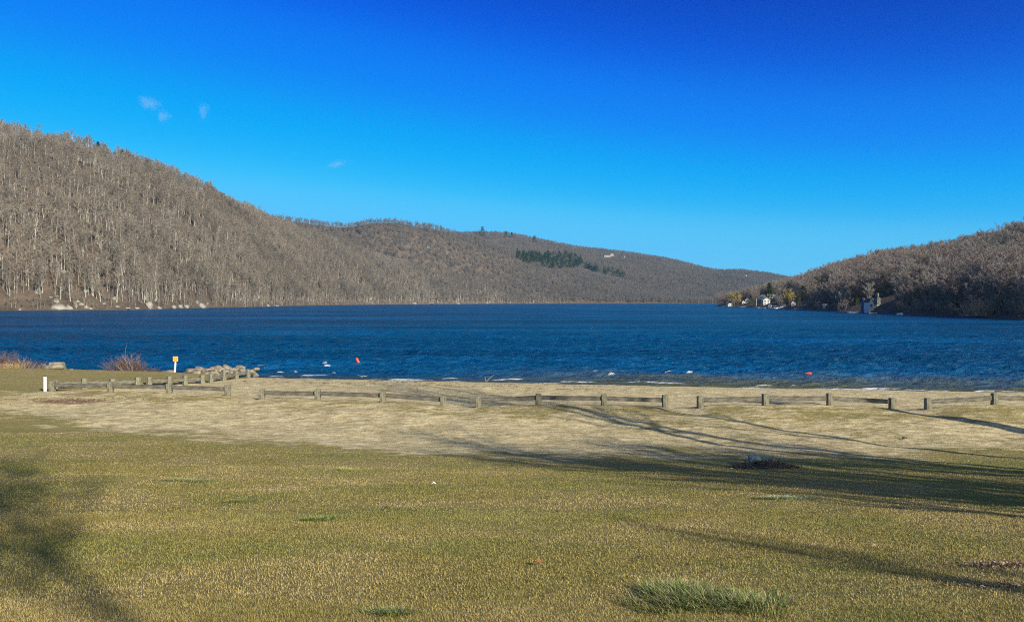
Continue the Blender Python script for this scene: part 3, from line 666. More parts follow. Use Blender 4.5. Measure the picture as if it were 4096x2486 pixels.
# lakeside houses
house(2917, 1224, 18, 13, .2, M['house_white'], M['roof_dark'], 'small white boathouse at the left tip of the settled shore', 1, .8, wins=2)
house(2971, 1206, 12, 12, .4, M['house_white'], M['roof_dark'], 'small white house peeking out right of the willows', 1, .8, wins=1)
house(2990, 1203, 19, 18, -.2, M['house_grey'], M['roof_pale'], 'pale roofed house behind the small dark conifer', 1, .8, wins=2)
house(3054, 1197, 20, 18, .3, M['house_white'], M['roof_pale'], 'upper white house left of the tall pine foot', 1, .8, wins=2)
house(3083, 1194, 30, 17, -.15, M['house_white'], M['roof_pale'], 'long upper white house with pale roof beneath the tall pine', 1, .6, gable='side', wins=3)
house(3062, 1217, 28, 26, .1, M['house_white'], M['roof_pale'], 'three storey white lake house with dark windows', 3, .8, wins=2)
house(3078, 1227, 14, 13, .1, M['house_white'], M['roof_dark'], 'small white shed at the water right of the three storey house', 1, .8, wins=1)
house(3126, 1229, 28, 12, 0, M['house_white'], M['roof_dark'], 'long white boathouse with dark roof at the water', 1, .5, gable='side', wins=4)
house(3174, 1223, 16, 21, -.3, M['house_white'], M['roof_dark'], 'narrow white gabled house beside the dark spruce', 2, .8, wins=1)
house(3300, 1228, 15, 12, .3, M['house_white'], M['roof_pale'], 'small white cottage half hidden by brush left of the blue house', 1, .8, wins=1)
bm = house(3470, 1237, 42, 43, .12, M['house_blue'], M['roof_dark'], 'large blue grey house with white gabled wings and a stone chimney tower', 3, .6, gable='side', wins=4, roofh=.25)
dB = bm.location.y
def wing(dx, dz, w, h, mat, dy=-6.5, name='gable_wing'):
    b = MB(); b.box((0, 0, h*.4-1), (w, 4, h*.8+2)); b.add([(-w/2, -2, h*.8), (w/2, -2, h*.8), (0, -2, h*1.15), (-w/2, 2, h*.8), (w/2, 2, h*.8), (0, 2, h*1.15)], [(0, 1, 2), (5, 4, 3)])
    o = link(name, b.mesh(name, mat), bm, (dx, dy, dz))
    r = MB()
    for s_ in (-1, 1):
        x0 = s_*(w/2+.25); r.add([(x0, -2.3, h*.78), (0, -2.3, h*1.17), (0, 2.3, h*1.17), (x0, 2.3, h*.78), (x0, -2.3, h*.82), (0, -2.3, h*1.21), (0, 2.3, h*1.21), (x0, 2.3, h*.82)], [(0, 1, 2, 3), (7, 6, 5, 4), (0, 4, 5, 1), (3, 2, 6, 7), (0, 3, 7, 4)])
    link('roof', r.mesh('roof', M['roof_dark']), o)
    q = MB(); q.box((0, -2.05, h*.45), (w*.35, .08, h*.25)); link('window', q.mesh('window', M['glass']), o)
k = dB/F
wing(-33*k, 0, 19*k, 36*k, M['house_white'], -7); wing(56*k, -2, 23*k, 32*k, M['house_white'], -7)
b = MB(); b.box((0, 0, 20*k), (16*k, 3, 44*k), taper=.85); b.box((0, 0, 50*k), (6*k, 2, 18*k), bev=.1)
link('chimney_tower', b.mesh('chimney_tower', M['rock_grey']), bm, (15*k, -4.6, 6*k))
b = MB(); b.box((0, 0, 0), (70*k, .3, .3)); b.box((0, 0, 1), (70*k, .12, .12))
for i in range(15): b.box(((i/14-.5)*69*k, 0, .5), (.1, .1, 1))
link('balcony_railing', b.mesh('balcony_railing', M['white']), bm, (12*k, -6.2, 8*k))
CLEAR.append((3420, 3550, 1150, 1245, dB+10))
# flagpole
p = bpoint(RH['bv'], 3025, 1222) or Vector((0, 0, 0)); f = MB(); hh = 26/F*p.y; f.tube([(0, 0, -.3), (0, 0, hh)], [.22, .14], 8)
e = empty('flagpole', p); tag(e, 'white flagpole on the shore left of the lake houses', 'flagpole'); link('pole', f.mesh('pole', M['white']), e)
b = MB(); b.tube([(0, 0, hh), (0, 0, hh+.25), (0, 0, hh+.5)], [.12, .3, .05], 8); link('finial', b.mesh('finial', M['white']), e)
CLEAR.append((3018, 3032, 1190, 1226, p.y+2))
# docks and boats along the right shore
def dock(px, v, wpx, label):
    d = F*CZ/(v-HZ)-1; x = (px-CX)/F*d; w = wpx/F*d
    e = empty('dock', (x, d, 0), .1); tag(e, label, 'dock')
    b = MB()
    for i in range(max(4, int(w/.9))): n_ = max(4, int(w/.9)); b.box((w*((i+.5)/n_-.5), 0, .55), (w/n_*.93, 2.4, .1), bev=.02)
    link('deck', b.mesh('deck', M['dock']), e)
    for s_ in (-.45, 0, .45):
        c = MB(); c.box((w*s_, -1.1, .1), (.2, .2, 1.6), bev=.03); link('pile', c.mesh('pile', M['wood']), e)
def boat(px, v, L, label, rz=.1, canopy=False, mat='white'):
    d = F*CZ/(v-HZ)-1; x = (px-CX)/F*d; e = empty('motor_boat', (x, d, 0), rz); tag(e, label, 'boat', 'boats moored along the right shore')
    b = MB(); W_ = L*.34; n_ = 9; vs = []
    for i in range(n_):
        t = i/(n_-1); w = W_/2*(1-max(0, t-.45)**2*3.2); xx = (t-.5)*L; zt = .55+.25*t
        vs += [(xx, -max(w, .04), zt), (xx, -max(w, .04)*.7, -.15), (xx, max(w, .04)*.7, -.15), (xx, max(w, .04), zt), (xx, max(w, .04)*.8, zt-.02), (xx, -max(w, .04)*.8, zt-.02)]
    fs = []
    for i in range(n_-1):
        for j in range(6):
            fs.append((i*6+j, i*6+(j+1) % 6, i*6+6+(j+1) % 6, i*6+6+j))
    fs += [(5, 4, 3, 2, 1, 0), tuple((n_-1)*6+j for j in range(6))]
    b.add(vs, fs); link('hull', b.mesh('hull', M[mat]), e)
    c = MB(); c.box((.05*L, 0, .95), (.05, W_*.6, .4), tilt=-.3); link('windshield', c.mesh('windshield', M['glass']), e)
    if canopy:
        c = MB(); c.box((-.05*L, 0, 2.1), (L*.6, W_*.9, .12), bev=.04)
        for sx in (-.3, .2):
            for sy in (-1, 1): c.box((sx*L, sy*W_*.4, 1.3), (.07, .07, 1.6))
        link('canopy', c.mesh('canopy', M['white']), e)
dock(2895, 1224.6, 20, 'small pale dock at the left tip of the settled shore')
boat(2973, 1227.4, 5.5, 'white boat moored left of the flagpole'); dock(2996, 1226.5, 9, 'short pale dock between the leftmost boat and the flagpole')
dock(3028, 1230, 16, 'pale dock at the foot of the flagpole'); boat(3048, 1231.5, 6.5, 'white boat tied up right of the flagpole dock')
boat(3094, 1233.5, 7, 'white pontoon boat with a flat canopy', .05, True); dock(3124, 1235.5, 10, 'small pale dock right of the pontoon boat')
boat(3190, 1236.5, 4.5, 'small white rowing boat by the shadowed shore')
dock(3203, 1238.5, 15, 'pale dock below the narrow gabled house'); dock(3235, 1241.5, 22, 'long pale dock nearest the lit grassy yard')
dock(3390, 1249.8, 28, 'long low dock left of the blue house shore'); boat(3413, 1251.6, 4.6, 'white boat with low hull at the blue house dock')
dock(3425, 1249.8, 30, 'wide pale dock in front of the blue house')
dock(3486, 1256, 32, 'low stone grey dock right of the blue house shore'); boat(3566, 1252.5, 1.8, 'tiny white skiff pulled up right of the blue house')
boat(3600, 1258.3, 2.4, 'small white skiff on the dark shore far right')

# ------------------------------------------------------------------ willows
for px, v, H, lab in ((2926, 1225, 15, 'left of the two yellow willows at the far shore'), (2952, 1226, 14, 'right of the two yellow willows at the far shore'), (3155, 1228, 13, 'lone yellow topped willow beside the white boathouse')):
    p = bpoint(RH['bv'], px, v) or bpoint(RH['bv'], px, v-3); t3 = bare_tree(px, H*.9, H*.35, 1500, .12, 1.6, .3, 11, .3, 4)
    a, c = two(*t3, M['bark_dark'], M['willow']); c.materials[0] = M['willow']
    e = put_tree('willow_tree', (a, c), p, 1, 0, lab, 'willow'); CLEAR.append((px-18, px+18, v-3000*H/p.y*.9, v, p.y))

# ------------------------------------------------------------------ forests
def cleared(P, H=14):
    x, v, d = proj(P); x2, v2, d2 = proj(P+np.array([0, 0, H])); keep = np.ones(len(P), bool)
    for a, b, v0, v1, dm in CLEAR:
        hw = 3.0/d*F
        if dm < 1200 and v1-v0 > 6:
            cxm = ((a+b)/2-CX)/F*dm; dx_, dy_ = P[:, 0]-cxm, P[:, 1]-dm; al = dx_*.643-dy_*.766; ac = dx_*.766+dy_*.643
            keep &= ~((al > -3) & (al < 48) & (np.abs(ac) < (b-a)/2/F*dm+3))
        keep &= ~((x > a-hw) & (x < b+hw) & (v > v0) & (v2 < v1) & (d < dm))
    return keep
def visible_px(P, m=120): x, v, d = proj(P); return (x > -m) & (x < 4096+m)
P1 = sample(L1, 6.0); P1 = P1[visible_px(P1, 500)]; P1 = P1[cleared(P1)]
P2 = sample(L2, 6.6, .015, 1.04); P2 = P2[visible_px(P2, 300)]
P3 = sample(L3, 7.4, .01, 1.02); P3 = P3[visible_px(P3, 300)]
# keep the grove itself free of bare trees in front of the pines
def grove_free(P):
    x, v, d = proj(P); keep = np.ones(len(P), bool)
    for a, b, dd in grove: keep &= ~((np.abs(x-a) < 9) & (v-b > 0) & (v-b < 22) & (d < dd))
    return keep
P2 = P2[grove_free(P2)]; P3 = P3[grove_free(P3) & cleared(P3)]
PR = sample(RH, 7.3, .02, 1.15); PR = PR[visible_px(PR, 600)]; PR = PR[cleared(PR, 12)]
xr, vr, dr = proj(PR); PR = PR[~((xr < 3330) & (xr > 2880) & (rng.random(len(PR)) < .35) & (vr > 1190))]
# rocky gaps low on the left slope
x1, v1, d1 = proj(P1); dens = fbm(P1[:, 0], P1[:, 1], 45, 3, 77); P1 = P1[(dens > .36) | (v1 < 900) | (rng.random(len(P1)) < .3)]
# the nearest ones are trees of their own
d1 = np.hypot(P1[:, 0], P1[:, 1]); x1 = proj(P1)[0]; near1 = np.where((x1 > -30) & (x1 < 1500), d1, 1e9)
idx1 = np.argsort(near1)[:150]
dr = np.hypot(PR[:, 0], PR[:, 1]); xr = proj(PR)[0]; nearr = np.where((xr > 3000) & (xr < 4130), dr, 1e9); idxr = np.argsort(nearr)[:150]
m1 = np.ones(len(P1), bool); m1[idx1] = False; mr = np.ones(len(PR), bool); mr[idxr] = False
LABL = {0: 'bare grey-brown tree near the water on the left hill, left of the white rocks', 1: 'bare grey-brown tree near the water on the left hill, above the white rocks', 2: 'bare pale trunked tree low on the left hill right of the white rocks'}
for i in idx1:
    p = P1[i]; k = random.randrange(9); s_ = random.uniform(.6, 1.15); x = proj(p)[0]; z_ = 0 if x < 170 else 1 if x < 310 else 2
    put_tree('bare_tree', treeA[k], Vector(p), s_, random.random()*6.28, LABL[z_], 'bare tree', ('trees left of the white rocks', 'trees above the white rocks', 'trees along the left hill shore')[z_], True)
for i in idxr:
    p = PR[i]; k = random.randrange(7); s_ = random.uniform(.7, 1.1); x = proj(p)[0]; z_ = 0 if x < 3440 else 1 if x < 3800 else 2
    lab = ('bare brown tree on the right shore, left of the blue house', 'bare brown tree on the right shore past the blue house', 'bare brown tree near the water at the right edge')[z_]
    put_tree('bare_tree', treeR[k], Vector(p), s_, random.random()*6.28, lab, 'bare tree', ('right shore trees left of the blue house', 'right shore trees past the blue house', 'right shore trees at the photo edge')[z_], True)
gn_scatter('left_hill_forest', P1[m1], rng.uniform(.55, 1.1, m1.sum())*(.7+.6*fbm(P1[m1][:, 0], P1[m1][:, 1], 70, 3, 5)), PROTO, 'leafless grey-brown wood covering the left hillside')
gn_scatter('middle_hill_forest', P2, rng.uniform(.6, 1.05, len(P2)), FARC, 'leafless wood on the rounded middle hill')
gn_scatter('far_hill_forest', P3, rng.uniform(.55, 1.0, len(P3)), FARC, 'leafless wood on the farthest ridge')
gn_scatter('right_hill_forest', PR[mr], rng.uniform(.6, 1.15, mr.sum()), RC, 'leafless dark wood covering the right hill')
U1 = sample(L1, 4.2, .0, .22); U1 = U1[visible_px(U1, 100)]; U1 = U1[cleared(U1, 4)]
gn_scatter('left_shore_brush', U1, rng.uniform(.12, .38, len(U1)), PROTO, 'low brush and saplings under the trees of the left shore')
UR = sample(RH, 4.6, .0, .25); UR = UR[visible_px(UR, 100)]; UR = UR[cleared(UR, 4)]
gn_scatter('right_shore_brush', UR, rng.uniform(.15, .4, len(UR)), RC, 'low brush under the trees of the right shore')
print('TREES', m1.sum(), len(P2), len(P3), mr.sum())

# ------------------------------------------------------------------ rocks
def rock_mesh(name, seed, mat, sub=3, rough=.28, flat=.0):
    import bmesh
    bm_ = bmesh.new(); bmesh.ops.create_icosphere(bm_, subdivisions=sub, radius=.5); rd = random.Random(seed)
    pl = [(Vector((rd.gauss(0, 1), rd.gauss(0, 1), rd.gauss(.2, 1))).normalized(), rd.uniform(.27, .44)) for _ in range(9)]
    for v in bm_.verts:
        for n_, d_ in pl:
            e_ = v.co.dot(n_)-d_
            if e_ > 0: v.co -= n_*e_*.85
    P_ = np.array([v.co[:] for v in bm_.verts]); nn = fbm(P_[:, 0]*3+seed, P_[:, 1]*3+P_[:, 2]*2.3, 1, 4, seed)-.5
    for v, k_ in zip(bm_.verts, nn): v.co *= 1+rough*k_
    me = bpy.data.meshes.new(name); bm_.to_mesh(me); bm_.free(); me.materials.append(mat); me.polygons.foreach_set('use_smooth', [False]*len(me.polygons)); return me
def rock(p, size, mat, label, cat='rock', group=None, rz=0, tilt=0, name='boulder', sub=3):
    o = link(name, rock_mesh(name, random.randrange(9999), mat, sub, .5), None, p); o.scale = size; o.rotation_euler = (tilt, random.uniform(-.15, .15), rz)
    return tag(o, label, cat, group)
# pale boulders on the left shore
LR = [(228, 1232, 62, 34, 'w'), (222, 1206, 30, 22, 'w'), (276, 1235, 30, 30, 'w'), (300, 1225, 22, 34, 'w'), (322, 1218, 32, 15, 'w'), (310, 1206, 26, 16, 'w'), (345, 1232, 24, 20, 'w'), (360, 1234, 20, 12, 'w'),
      (78, 1238, 16, 10, 'w'), (150, 1172, 34, 30, 'g'), (130, 1046, 34, 26, 'g'), (175, 1050, 38, 34, 'g'), (250, 1088, 40, 24, 'g'), (345, 1150, 30, 12, 'g'), (342, 1166, 26, 18, 'g'), (246, 1160, 20, 28, 'g'), (200, 1188, 20, 6, 'w'), (225, 1184, 30, 6, 'w'),
      (455, 1195, 22, 22, 'g'), (505, 1232, 40, 10, 'w'), (545, 1233, 26, 9, 'w'), (590, 1222, 36, 34, 'w'), (580, 1194, 26, 26, 'g'), (635, 1232, 24, 14, 'w'), (620, 1202, 20, 12, 'w'), (690, 1226, 28, 20, 'w'), (720, 1228, 24, 18, 'w'), (745, 1228, 26, 16, 'w'),
      (800, 1222, 46, 28, 'w'), (785, 1208, 22, 16, 'g'), (830, 1214, 18, 8, 'w'), (468, 1226, 26, 9, 'g'), (415, 1215, 18, 18, 'g'), (1070, 1222, 20, 14, 'w'), (1105, 1223, 20, 8, 'g'), (1085, 1208, 16, 14, 'g'),
      (1655, 1213, 26, 9, 'w'), (1720, 1213, 34, 6, 'w'), (1832, 1213, 20, 7, 'w'), (1906, 1212, 14, 6, 'w'), (1948, 1211, 14, 6, 'w'), (2184, 1209, 16, 8, 'w'), (1710, 990, 22, 20, 'g'), (1786, 1013, 24, 12, 'g'), (1475, 1193, 34, 18, 'g'), (2222, 1040, 12, 8, 'w')]
LRL = ['large pale block at the water in the white rock group', 'pale round boulder on top of the white rock group', 'pale wedge boulder right of the largest block', 'tall slanting pale boulder in the white rock group', 'flat pale slab right of the slanting boulder', 'highest pale slab at the right of the white rock group',
       'pale boulder beside the last one of the white group', 'last low boulder at the right end of the white group', 'small white rock alone at the water far left', 'mossy grey rock face in the brush left above the white rocks', 'upper left grey crag among trunks on the left slope', 'grey crag beside the upper left crag',
       'grey ledge on the slope high above the white rocks', 'upper of two flat grey boulders above the shore', 'lower of two flat grey boulders above the shore', 'upright grey stone in orange leaves', 'thin pale slab, left above the white rocks', 'thin pale slab, right above the white rocks',
       'mossy grey boulder right of the pale birch trunks', 'low white slab along the water', 'low white slab right beside another on the water line', 'tall white boulder midway along the left shore', 'grey boulder above the tall white one', 'small white boulder right below the tall one', 'small pale rock up the bank',
       'white boulder left of a pair on the shore', 'white boulder in the middle of three', 'white boulder right of the three', 'broad white boulder, last big one on the left shore', 'grey rock above the last big white boulder', 'small pale rock right above the broad boulder', 'low grey rock in leaves near the shore', 'grey stone in the bank brush',
       'pale boulder where the shore starts curving away', 'low grey rock right of the curving shore boulder', 'grey rock up the bank at the curving shore', 'white rock on the distant shore', 'long low white rock on the distant shore', 'white rock on the distant shoreline, middle', 'small white rock left of two distant ones', 'small white rock right of two distant ones',
       'white rock on the farthest shoreline', 'bare rock crag high on the middle hill', 'smaller grey crag below the high crag', 'grey rock face at the distant shore', 'bare rock patch inside the pine grove']
for (px, v, w, h, mt), lb in zip(LR, LRL):
    hs_ = [L1, L2, L3]; q = None
    for hl in hs_:
        z_ = bpoint(hl['bv'], px, v)
        if z_ and (q is None or z_.y < q.y): q = z_
    if q is None:
        d_ = F*CZ/max(v-HZ, 3); q = Vector(((px-CX)/F*d_, d_, 0))
    k = q.y/F; W_, H_ = w*k, h*k
    rock(q+Vector((0, W_*.15, -H_*.05)), (W_*.95, W_*.8, H_*1.3), M['rock_white' if mt == 'w' else 'rock_grey'], lb, 'rock', 'rocks of the left hillside', random.uniform(-.4, .4))
# jetty of boulders at the left end of the beach
JET = [(735, 1497, 50, 12), (760, 1482, 40, 18), (790, 1490, 44, 22), (795, 1474, 44, 18), (830, 1478, 34, 16), (823, 1494, 40, 20), (852, 1472, 30, 18), (850, 1490, 38, 20), (880, 1480, 34, 26), (872, 1470, 32, 20), (905, 1469, 38, 24), (900, 1486, 36, 20),
       (930, 1478, 28, 20), (925, 1492, 26, 18), (952, 1476, 30, 20), (945, 1490, 28, 18), (970, 1482, 30, 22), (960, 1467, 30, 14), (1002, 1485, 32, 22), (1024, 1475, 22, 14), (1022, 1498, 17, 16), (812, 1502, 30, 12), (905, 1503, 26, 14), (870, 1500, 26, 14), (662, 1486, 60, 10), (560, 1486, 40, 7), (990, 1496, 22, 16), (840, 1506, 26, 10)]
JL = ['low long boulder at the landward end of the stone jetty', 'brown boulder near the landward end, upper row', 'reddish boulder in the lower row left', 'smooth round-backed boulder, upper row left', 'flat grey boulder left of the jetty middle', 'reddish long boulder, lower row', 'grey boulder in the upper row before the peak', 'boulder below the middle of the jetty', 'tan boulder at the jetty middle',
      'pale round boulder left of the peak boulder', 'large pale boulder at the very top of the jetty', 'pinkish boulder under the peak', 'grey boulder right under the peak', 'bright pale boulder low on the jetty', 'stony boulder right of the peak, upper', 'stony boulder right of the peak, lower', 'brown boulder behind the last fence rail', 'rounded boulder at the right end of the upper row',
      'dark brown boulder standing in the water', 'small dark boulder farthest out in the water', 'small pale stone at the beach end of the jetty', 'small boulder at the grassy foot, left', 'small boulder at the sandy foot behind the fence', 'small tan boulder at the foot of the jetty middle', 'flat grey ledge on the bank right of the sign', 'low stone on the bank beside the bare bush', 'boulder between the last post and the dark one', 'smallest stone in the grass before the jetty']
for (px, v, w, h), lb in zip(JET, JL):
    y_ = 48.6+(1500-v)*.05 if v < 1499 else 47.2
    if px > 985: y_ = 47.6
    q = pw(px, v, y_); k = y_/F
    rock(q+Vector((0, 0, h*k*-.1)), (w*k*1.35, w*k*1.0, h*k*1.35), M['rock'], lb, 'boulder', 'boulders of the stone jetty', random.uniform(-.5, .5), random.uniform(-.15, .15))
mound = MB()
# boulders on the left bank
rock(gp(222, 1474)+Vector((0, 0, .12)), (1.5, 1.0, .42), M['rock'], 'flat pale grey boulder lying low in front of its upright neighbour', 'boulder', None, .1, name='boulder')
q = pw(228, 1457, 46.7); bk = MB(); bk.box((0, 0, -.1), (.84, .7, .5), .08, tilt=-.08, taper=.82, bev=.03)
tag(link('boulder', bk.mesh('boulder', M['rock']), None, q), 'blocky flat topped boulder at the lawn edge above the lake', 'boulder')
rock(gp(262, 1474)+Vector((.1, .3, .08)), (.7, .6, .45), M['rock'], 'small brown stone right of the flat boulder', 'boulder', None, .6)
rock(gp(442, 1479)+Vector((0, .2, .1)), (.8, .45, .36), M['rock_white'], 'whitish oblong stone before the bare bush', 'boulder', None, -.15)
rock(gp(285, 1479), (.3, .2, .16), M['rock'], 'tiny stone in the lawn right of the boulders', 'boulder', None, .2)

# ------------------------------------------------------------------ fence
def post(p, h, parent, rz, w=.23):
    b = MB(); b.box((0, 0, h/2-.2), (w, w, h+.4), rz+random.uniform(-.08, .08), tilt=random.uniform(-.03, .03), bev=.018)
    o = link('post', b.mesh('post', M['wood'])); o.parent = parent; o.location = p-parent.location; return o
def fence(pts, label, hp=.46, rz=0):
    e = empty('wooden_fence', pts[0]); tag(e, label, 'fence', 'low timber fences around the beach')
    for p in pts: post(p, hp*random.uniform(.94, 1.08), e, rz)
    for a, b_ in zip(pts[:-1], pts[1:]):
        d = b_-a; L = math.hypot(d.x, d.y); az = math.atan2(d.y, d.x); off = Vector((-math.sin(az), math.cos(az), 0))*.0
        zz = (a.z+b_.z)/2-(gz(a.x, a.y)+gz(b_.x, b_.y))/2; h0 = .285
        b = MB(); n_ = 8; vs = []; H_, T_ = .17, .05
        for i in range(n_+1):
            t = i/n_; x = L*t; wz = random.uniform(-.008, .008)
            for y0, z0 in ((-T_, -H_/2), (T_, -H_/2), (T_, H_/2), (-T_, H_/2)): vs.append((x, y0+wz, z0+wz*.6))
        fs = [(i*4+j, i*4+(j+1) % 4, i*4+4+(j+1) % 4, i*4+4+j) for i in range(n_) for j in range(4)]+[(3, 2, 1, 0), (n_*4, n_*4+1, n_*4+2, n_*4+3)]
        b.add(vs, fs); me = b.mesh('rail', M['rail']); o = link('rail', me, e); o.location = a-e.location+off+Vector((0, 0, h0)); o.rotation_euler = (0, -math.atan2(d.z, L), az)
    return e
def fpt(px, y=None):
    a = (px-CX)/F; y = 31.
    for _ in range(20): y = float(fence_y(a*y))
    return Vector((a*y, y, float(gz(a*y, y))))
FL = [([206, 440, 675, 910], 'low grey timber fence panel running right from the corner with the white stake'),
      ([1046, 1270, 1530, 1772], 'low timber fence panel left of the middle beach opening'),
      ([1913, 2154, 2417, 2662], 'low timber fence panel right of the middle beach opening'),
      ([2802, 3063, 3322, 3572], 'low timber fence panel right of centre with pale first rail'),
      ([3715, 3982, 4250], 'low timber fence panel cut off by the right edge of the photo')]
for pxs, lb in FL: fence([fpt(x) for x in pxs], lb)
def bpt(px, y): x = (px-CX)/F*y; return Vector((x, y, float(gz(x, y))))
fence([bpt(215, 34.9), bpt(334, 35.7), bpt(447, 36.5), bpt(547, 37.3)], 'rear timber fence panel rising from the corner beside the lawn', .5, .8)
fence([bpt(594, 37.9), bpt(675, 39.0), bpt(738, 40.0), bpt(807, 41.0)], 'middle timber fence panel of the rear row towards the jetty', .52, 1.)
fence([bpt(841, 41.6), bpt(893, 43.1), bpt(943, 44.8), bpt(990, 46.2)], 'last timber fence panel of the rear row, ending at the jetty', .5, 1.1)
# white stake at the corner
p = fpt(186); e = empty('marker_stake', p+Vector((0, -.15, 0))); tag(e, 'white flat marker stake at the left fence corner', 'stake')
b = MB(); b.box((0, 0, .25), (.13, .05, .9), bev=.012); link('board', b.mesh('board', M['white']), e)
b = MB(); b.box((0, 0, .715), (.135, .055, .03)); link('cap', b.mesh('cap', M['darkwood']), e)
# sign
q = pw(701, 1488, 47.2); e = empty('warning_sign', q, -.1); tag(e, 'small yellow square sign on a leaning white post by the lake', 'sign')
b = MB(); b.box((0, 0, .38), (.085, .085, 1.0), tilt=.075, bev=.01); link('post', b.mesh('post', M['white']), e)
b = MB(); b.box((0, 0, 0), (.33, .03, .31), bev=.012); sb = link('sign_board', b.mesh('sign_board', M['yellow']), e, (.06, -.07, .86))
b = MB(); b.tube([(.09*math.cos(a*.785), 0, .09*math.sin(a*.785)) for a in range(9)], [.012]*9, 5); link('ring_mark', b.mesh('ring_mark', M['orange']), sb, (0, -.02, 0))
# buoys
def water_pt(px, v): d = F*CZ/(v-HZ); return Vector(((px-CX)/F*d, d, 0.02))
def buoy(px, v, L, ax, ay, label):
    e = empty('marker_buoy', water_pt(px, v)); tag(e, label, 'buoy', 'orange marker buoys on the lake')
    b = MB(); b.tube([(0, 0, -.2*L), (0, 0, 0), (0, 0, .85*L), (0, 0, .97*L), (0, 0, L)], [.09, .11, .1, .07, .03], 12); o = link('float', b.mesh('float', M['orange'], smooth=True), e); o.rotation_euler = (ax, ay, 0)
    b = MB(); b.tube([(0, 0, L), (0, 0, L+.05)], [.03, .02], 8); h = link('handle', b.mesh('handle', M['darkwood']), e); h.rotation_euler = (ax, ay, 0)
buoy(1436, 1457, .55, 0, -.42, 'orange upright leaning buoy off the left part of the beach')
buoy(3222, 1498, .42, .3, 1.35, 'orange buoy lying flat on the water to the right')

# ------------------------------------------------------------------ shrubs
def shrub(p, w, h, n, mat, label, name='bare_shrub', r=.010, cat='shrub', group=None):
    T = MB(); Cn = MB(); rd = random.Random(n+int(p.x*10))
    for i in range(n):
        b = Vector((rd.gauss(0, .28)*w, rd.gauss(0, .2)*w*.6, -.05)); d = Vector((b.x/w*1.1+rd.uniform(-.45, .45), rd.uniform(-.4, .4), 1.3)).normalized(); L = h*rd.uniform(.5, 1.1); q = [b]
        for j in range(3): d = (d+Vector((rd.uniform(-.3, .3), rd.uniform(-.3, .3), rd.uniform(-.25, .1)))).normalized(); q.append(q[-1]+d*L/3)
        (T if i % 5 == 0 else Cn).tube(q, [r, r*.8, r*.6, r*.3], 3, 0, False)
        for j in range(6):
            k_ = rd.choice((1, 2)); s_ = q[k_].lerp(q[k_+1], rd.random()); e_ = s_+(d+Vector((rd.uniform(-.9, .9), rd.uniform(-.9, .9), rd.uniform(-.4, .5)))).normalized()*h*rd.uniform(.12, .35)
            Cn.tube([s_, e_], [r*.5, r*.2], 3, 0, False)
    e = empty(name, p); tag(e, label, cat, group); link('stem', T.mesh('stem', mat), e); link('twigs', Cn.mesh('twigs', mat), e); return e
def bank(px, y=47.0): x = (px-CX)/F*y; return Vector((x, y, float(gz(x, y))))
shrub(bank(490, 47.6), 1.5, 1.15, 120, M['shrub'], 'widest bare reddish bush on the bank between the boulders and the sign')
shrub(bank(555, 47.6), .9, .85, 60, M['shrub'], 'low red-twigged bush at the right of the widest bush')
shrub(bank(528, 47.5), .5, 1.65, 10, M['drygrass'], 'thin pale sapling standing up out of the bare bushes', r=.014)
shrub(bank(610, 47.9), .9, .45, 40, M['shrub'], 'lowest trailing bush right of the red-twigged one')
shrub(bank(10, 47), 1.6, 1.15, 130, M['shrub'], 'dense brown bush at the left edge of the photo')
shrub(bank(75, 47), 1.2, .7, 80, M['drygrass'], 'tan dry weed clump right of the left edge bush')
shrub(bank(130, 47.3), 1.4, .7, 60, M['shrub'], 'faint purple-brown brush left of the flat topped boulder')
shrub(bank(178, 47.3), .8, .45, 40, M['drygrass'], 'thin dry brush touching the flat topped boulder')
shrub(bank(780, 48.9), 1.6, .45, 50, M['shrub'], 'thin brown brush behind the landward half of the jetty')
shrub(bank(30, 46.3), 2.0, .35, 90, M['drygrass'], 'low fringe of dry stalks along the lawn edge at far left')
# shore-line brush on the far right shore
p = bpoint(RH['bv'], 3940, 1262) or Vector((133, 210, .5)); shrub(p, 9, 5, 260, M['drygrass'], 'tan bare brush hanging over the water at far right', r=.05)
# weeds on the berm
for px, v in ((1200, 1622), (1330, 1625), (1460, 1618), (2250, 1640), (2050, 1645), (3200, 1650), (3400, 1640)):
    pass

# ------------------------------------------------------------------ small things on lawn and beach
def leafs(p, spread, n, sz, name, label, mat, cat='leaf litter', kind='stuff', hmax=.05):
    V_ = []; F_ = []
    for i in range(n):
        x, y = p.x+random.gauss(0, spread[0]), p.y+random.gauss(0, spread[1]); z = float(gz(x, y))+random.uniform(.005, hmax); a = random.random()*6.28; s_ = sz*random.uniform(.5, 1.2); tl = random.uniform(-.6, .6)
        c, d = math.cos(a)*s_, math.sin(a)*s_; b = len(V_)
        V_ += [(x-c, y-d, z), (x-d*.45, y+c*.45, z+s_*tl*.4), (x+c, y+d, z+s_*tl), (x+d*.45, y-c*.45, z+s_*.3)]; F_ += [(b, b+1, b+2), (b, b+2, b+3)]
    me = bpy.data.meshes.new(name); me.from_pydata(V_, [], F_); me.materials.append(mat); o = link(name, me); tag(o, label, cat, None, kind); return o
m_, t_, p_ = nodes('scattered_leaves', .9, .1); t_.links.new(ramp(t_, N(t_, 'ShaderNodeNewGeometry').outputs['Random Per Island'], [(0, (.06, .035, .025)), (.4, (.2, .12, .08)), (.75, (.36, .25, .17)), (1, (.62, .52, .4))]), p_.inputs['Base Color']); M['scat'] = m_
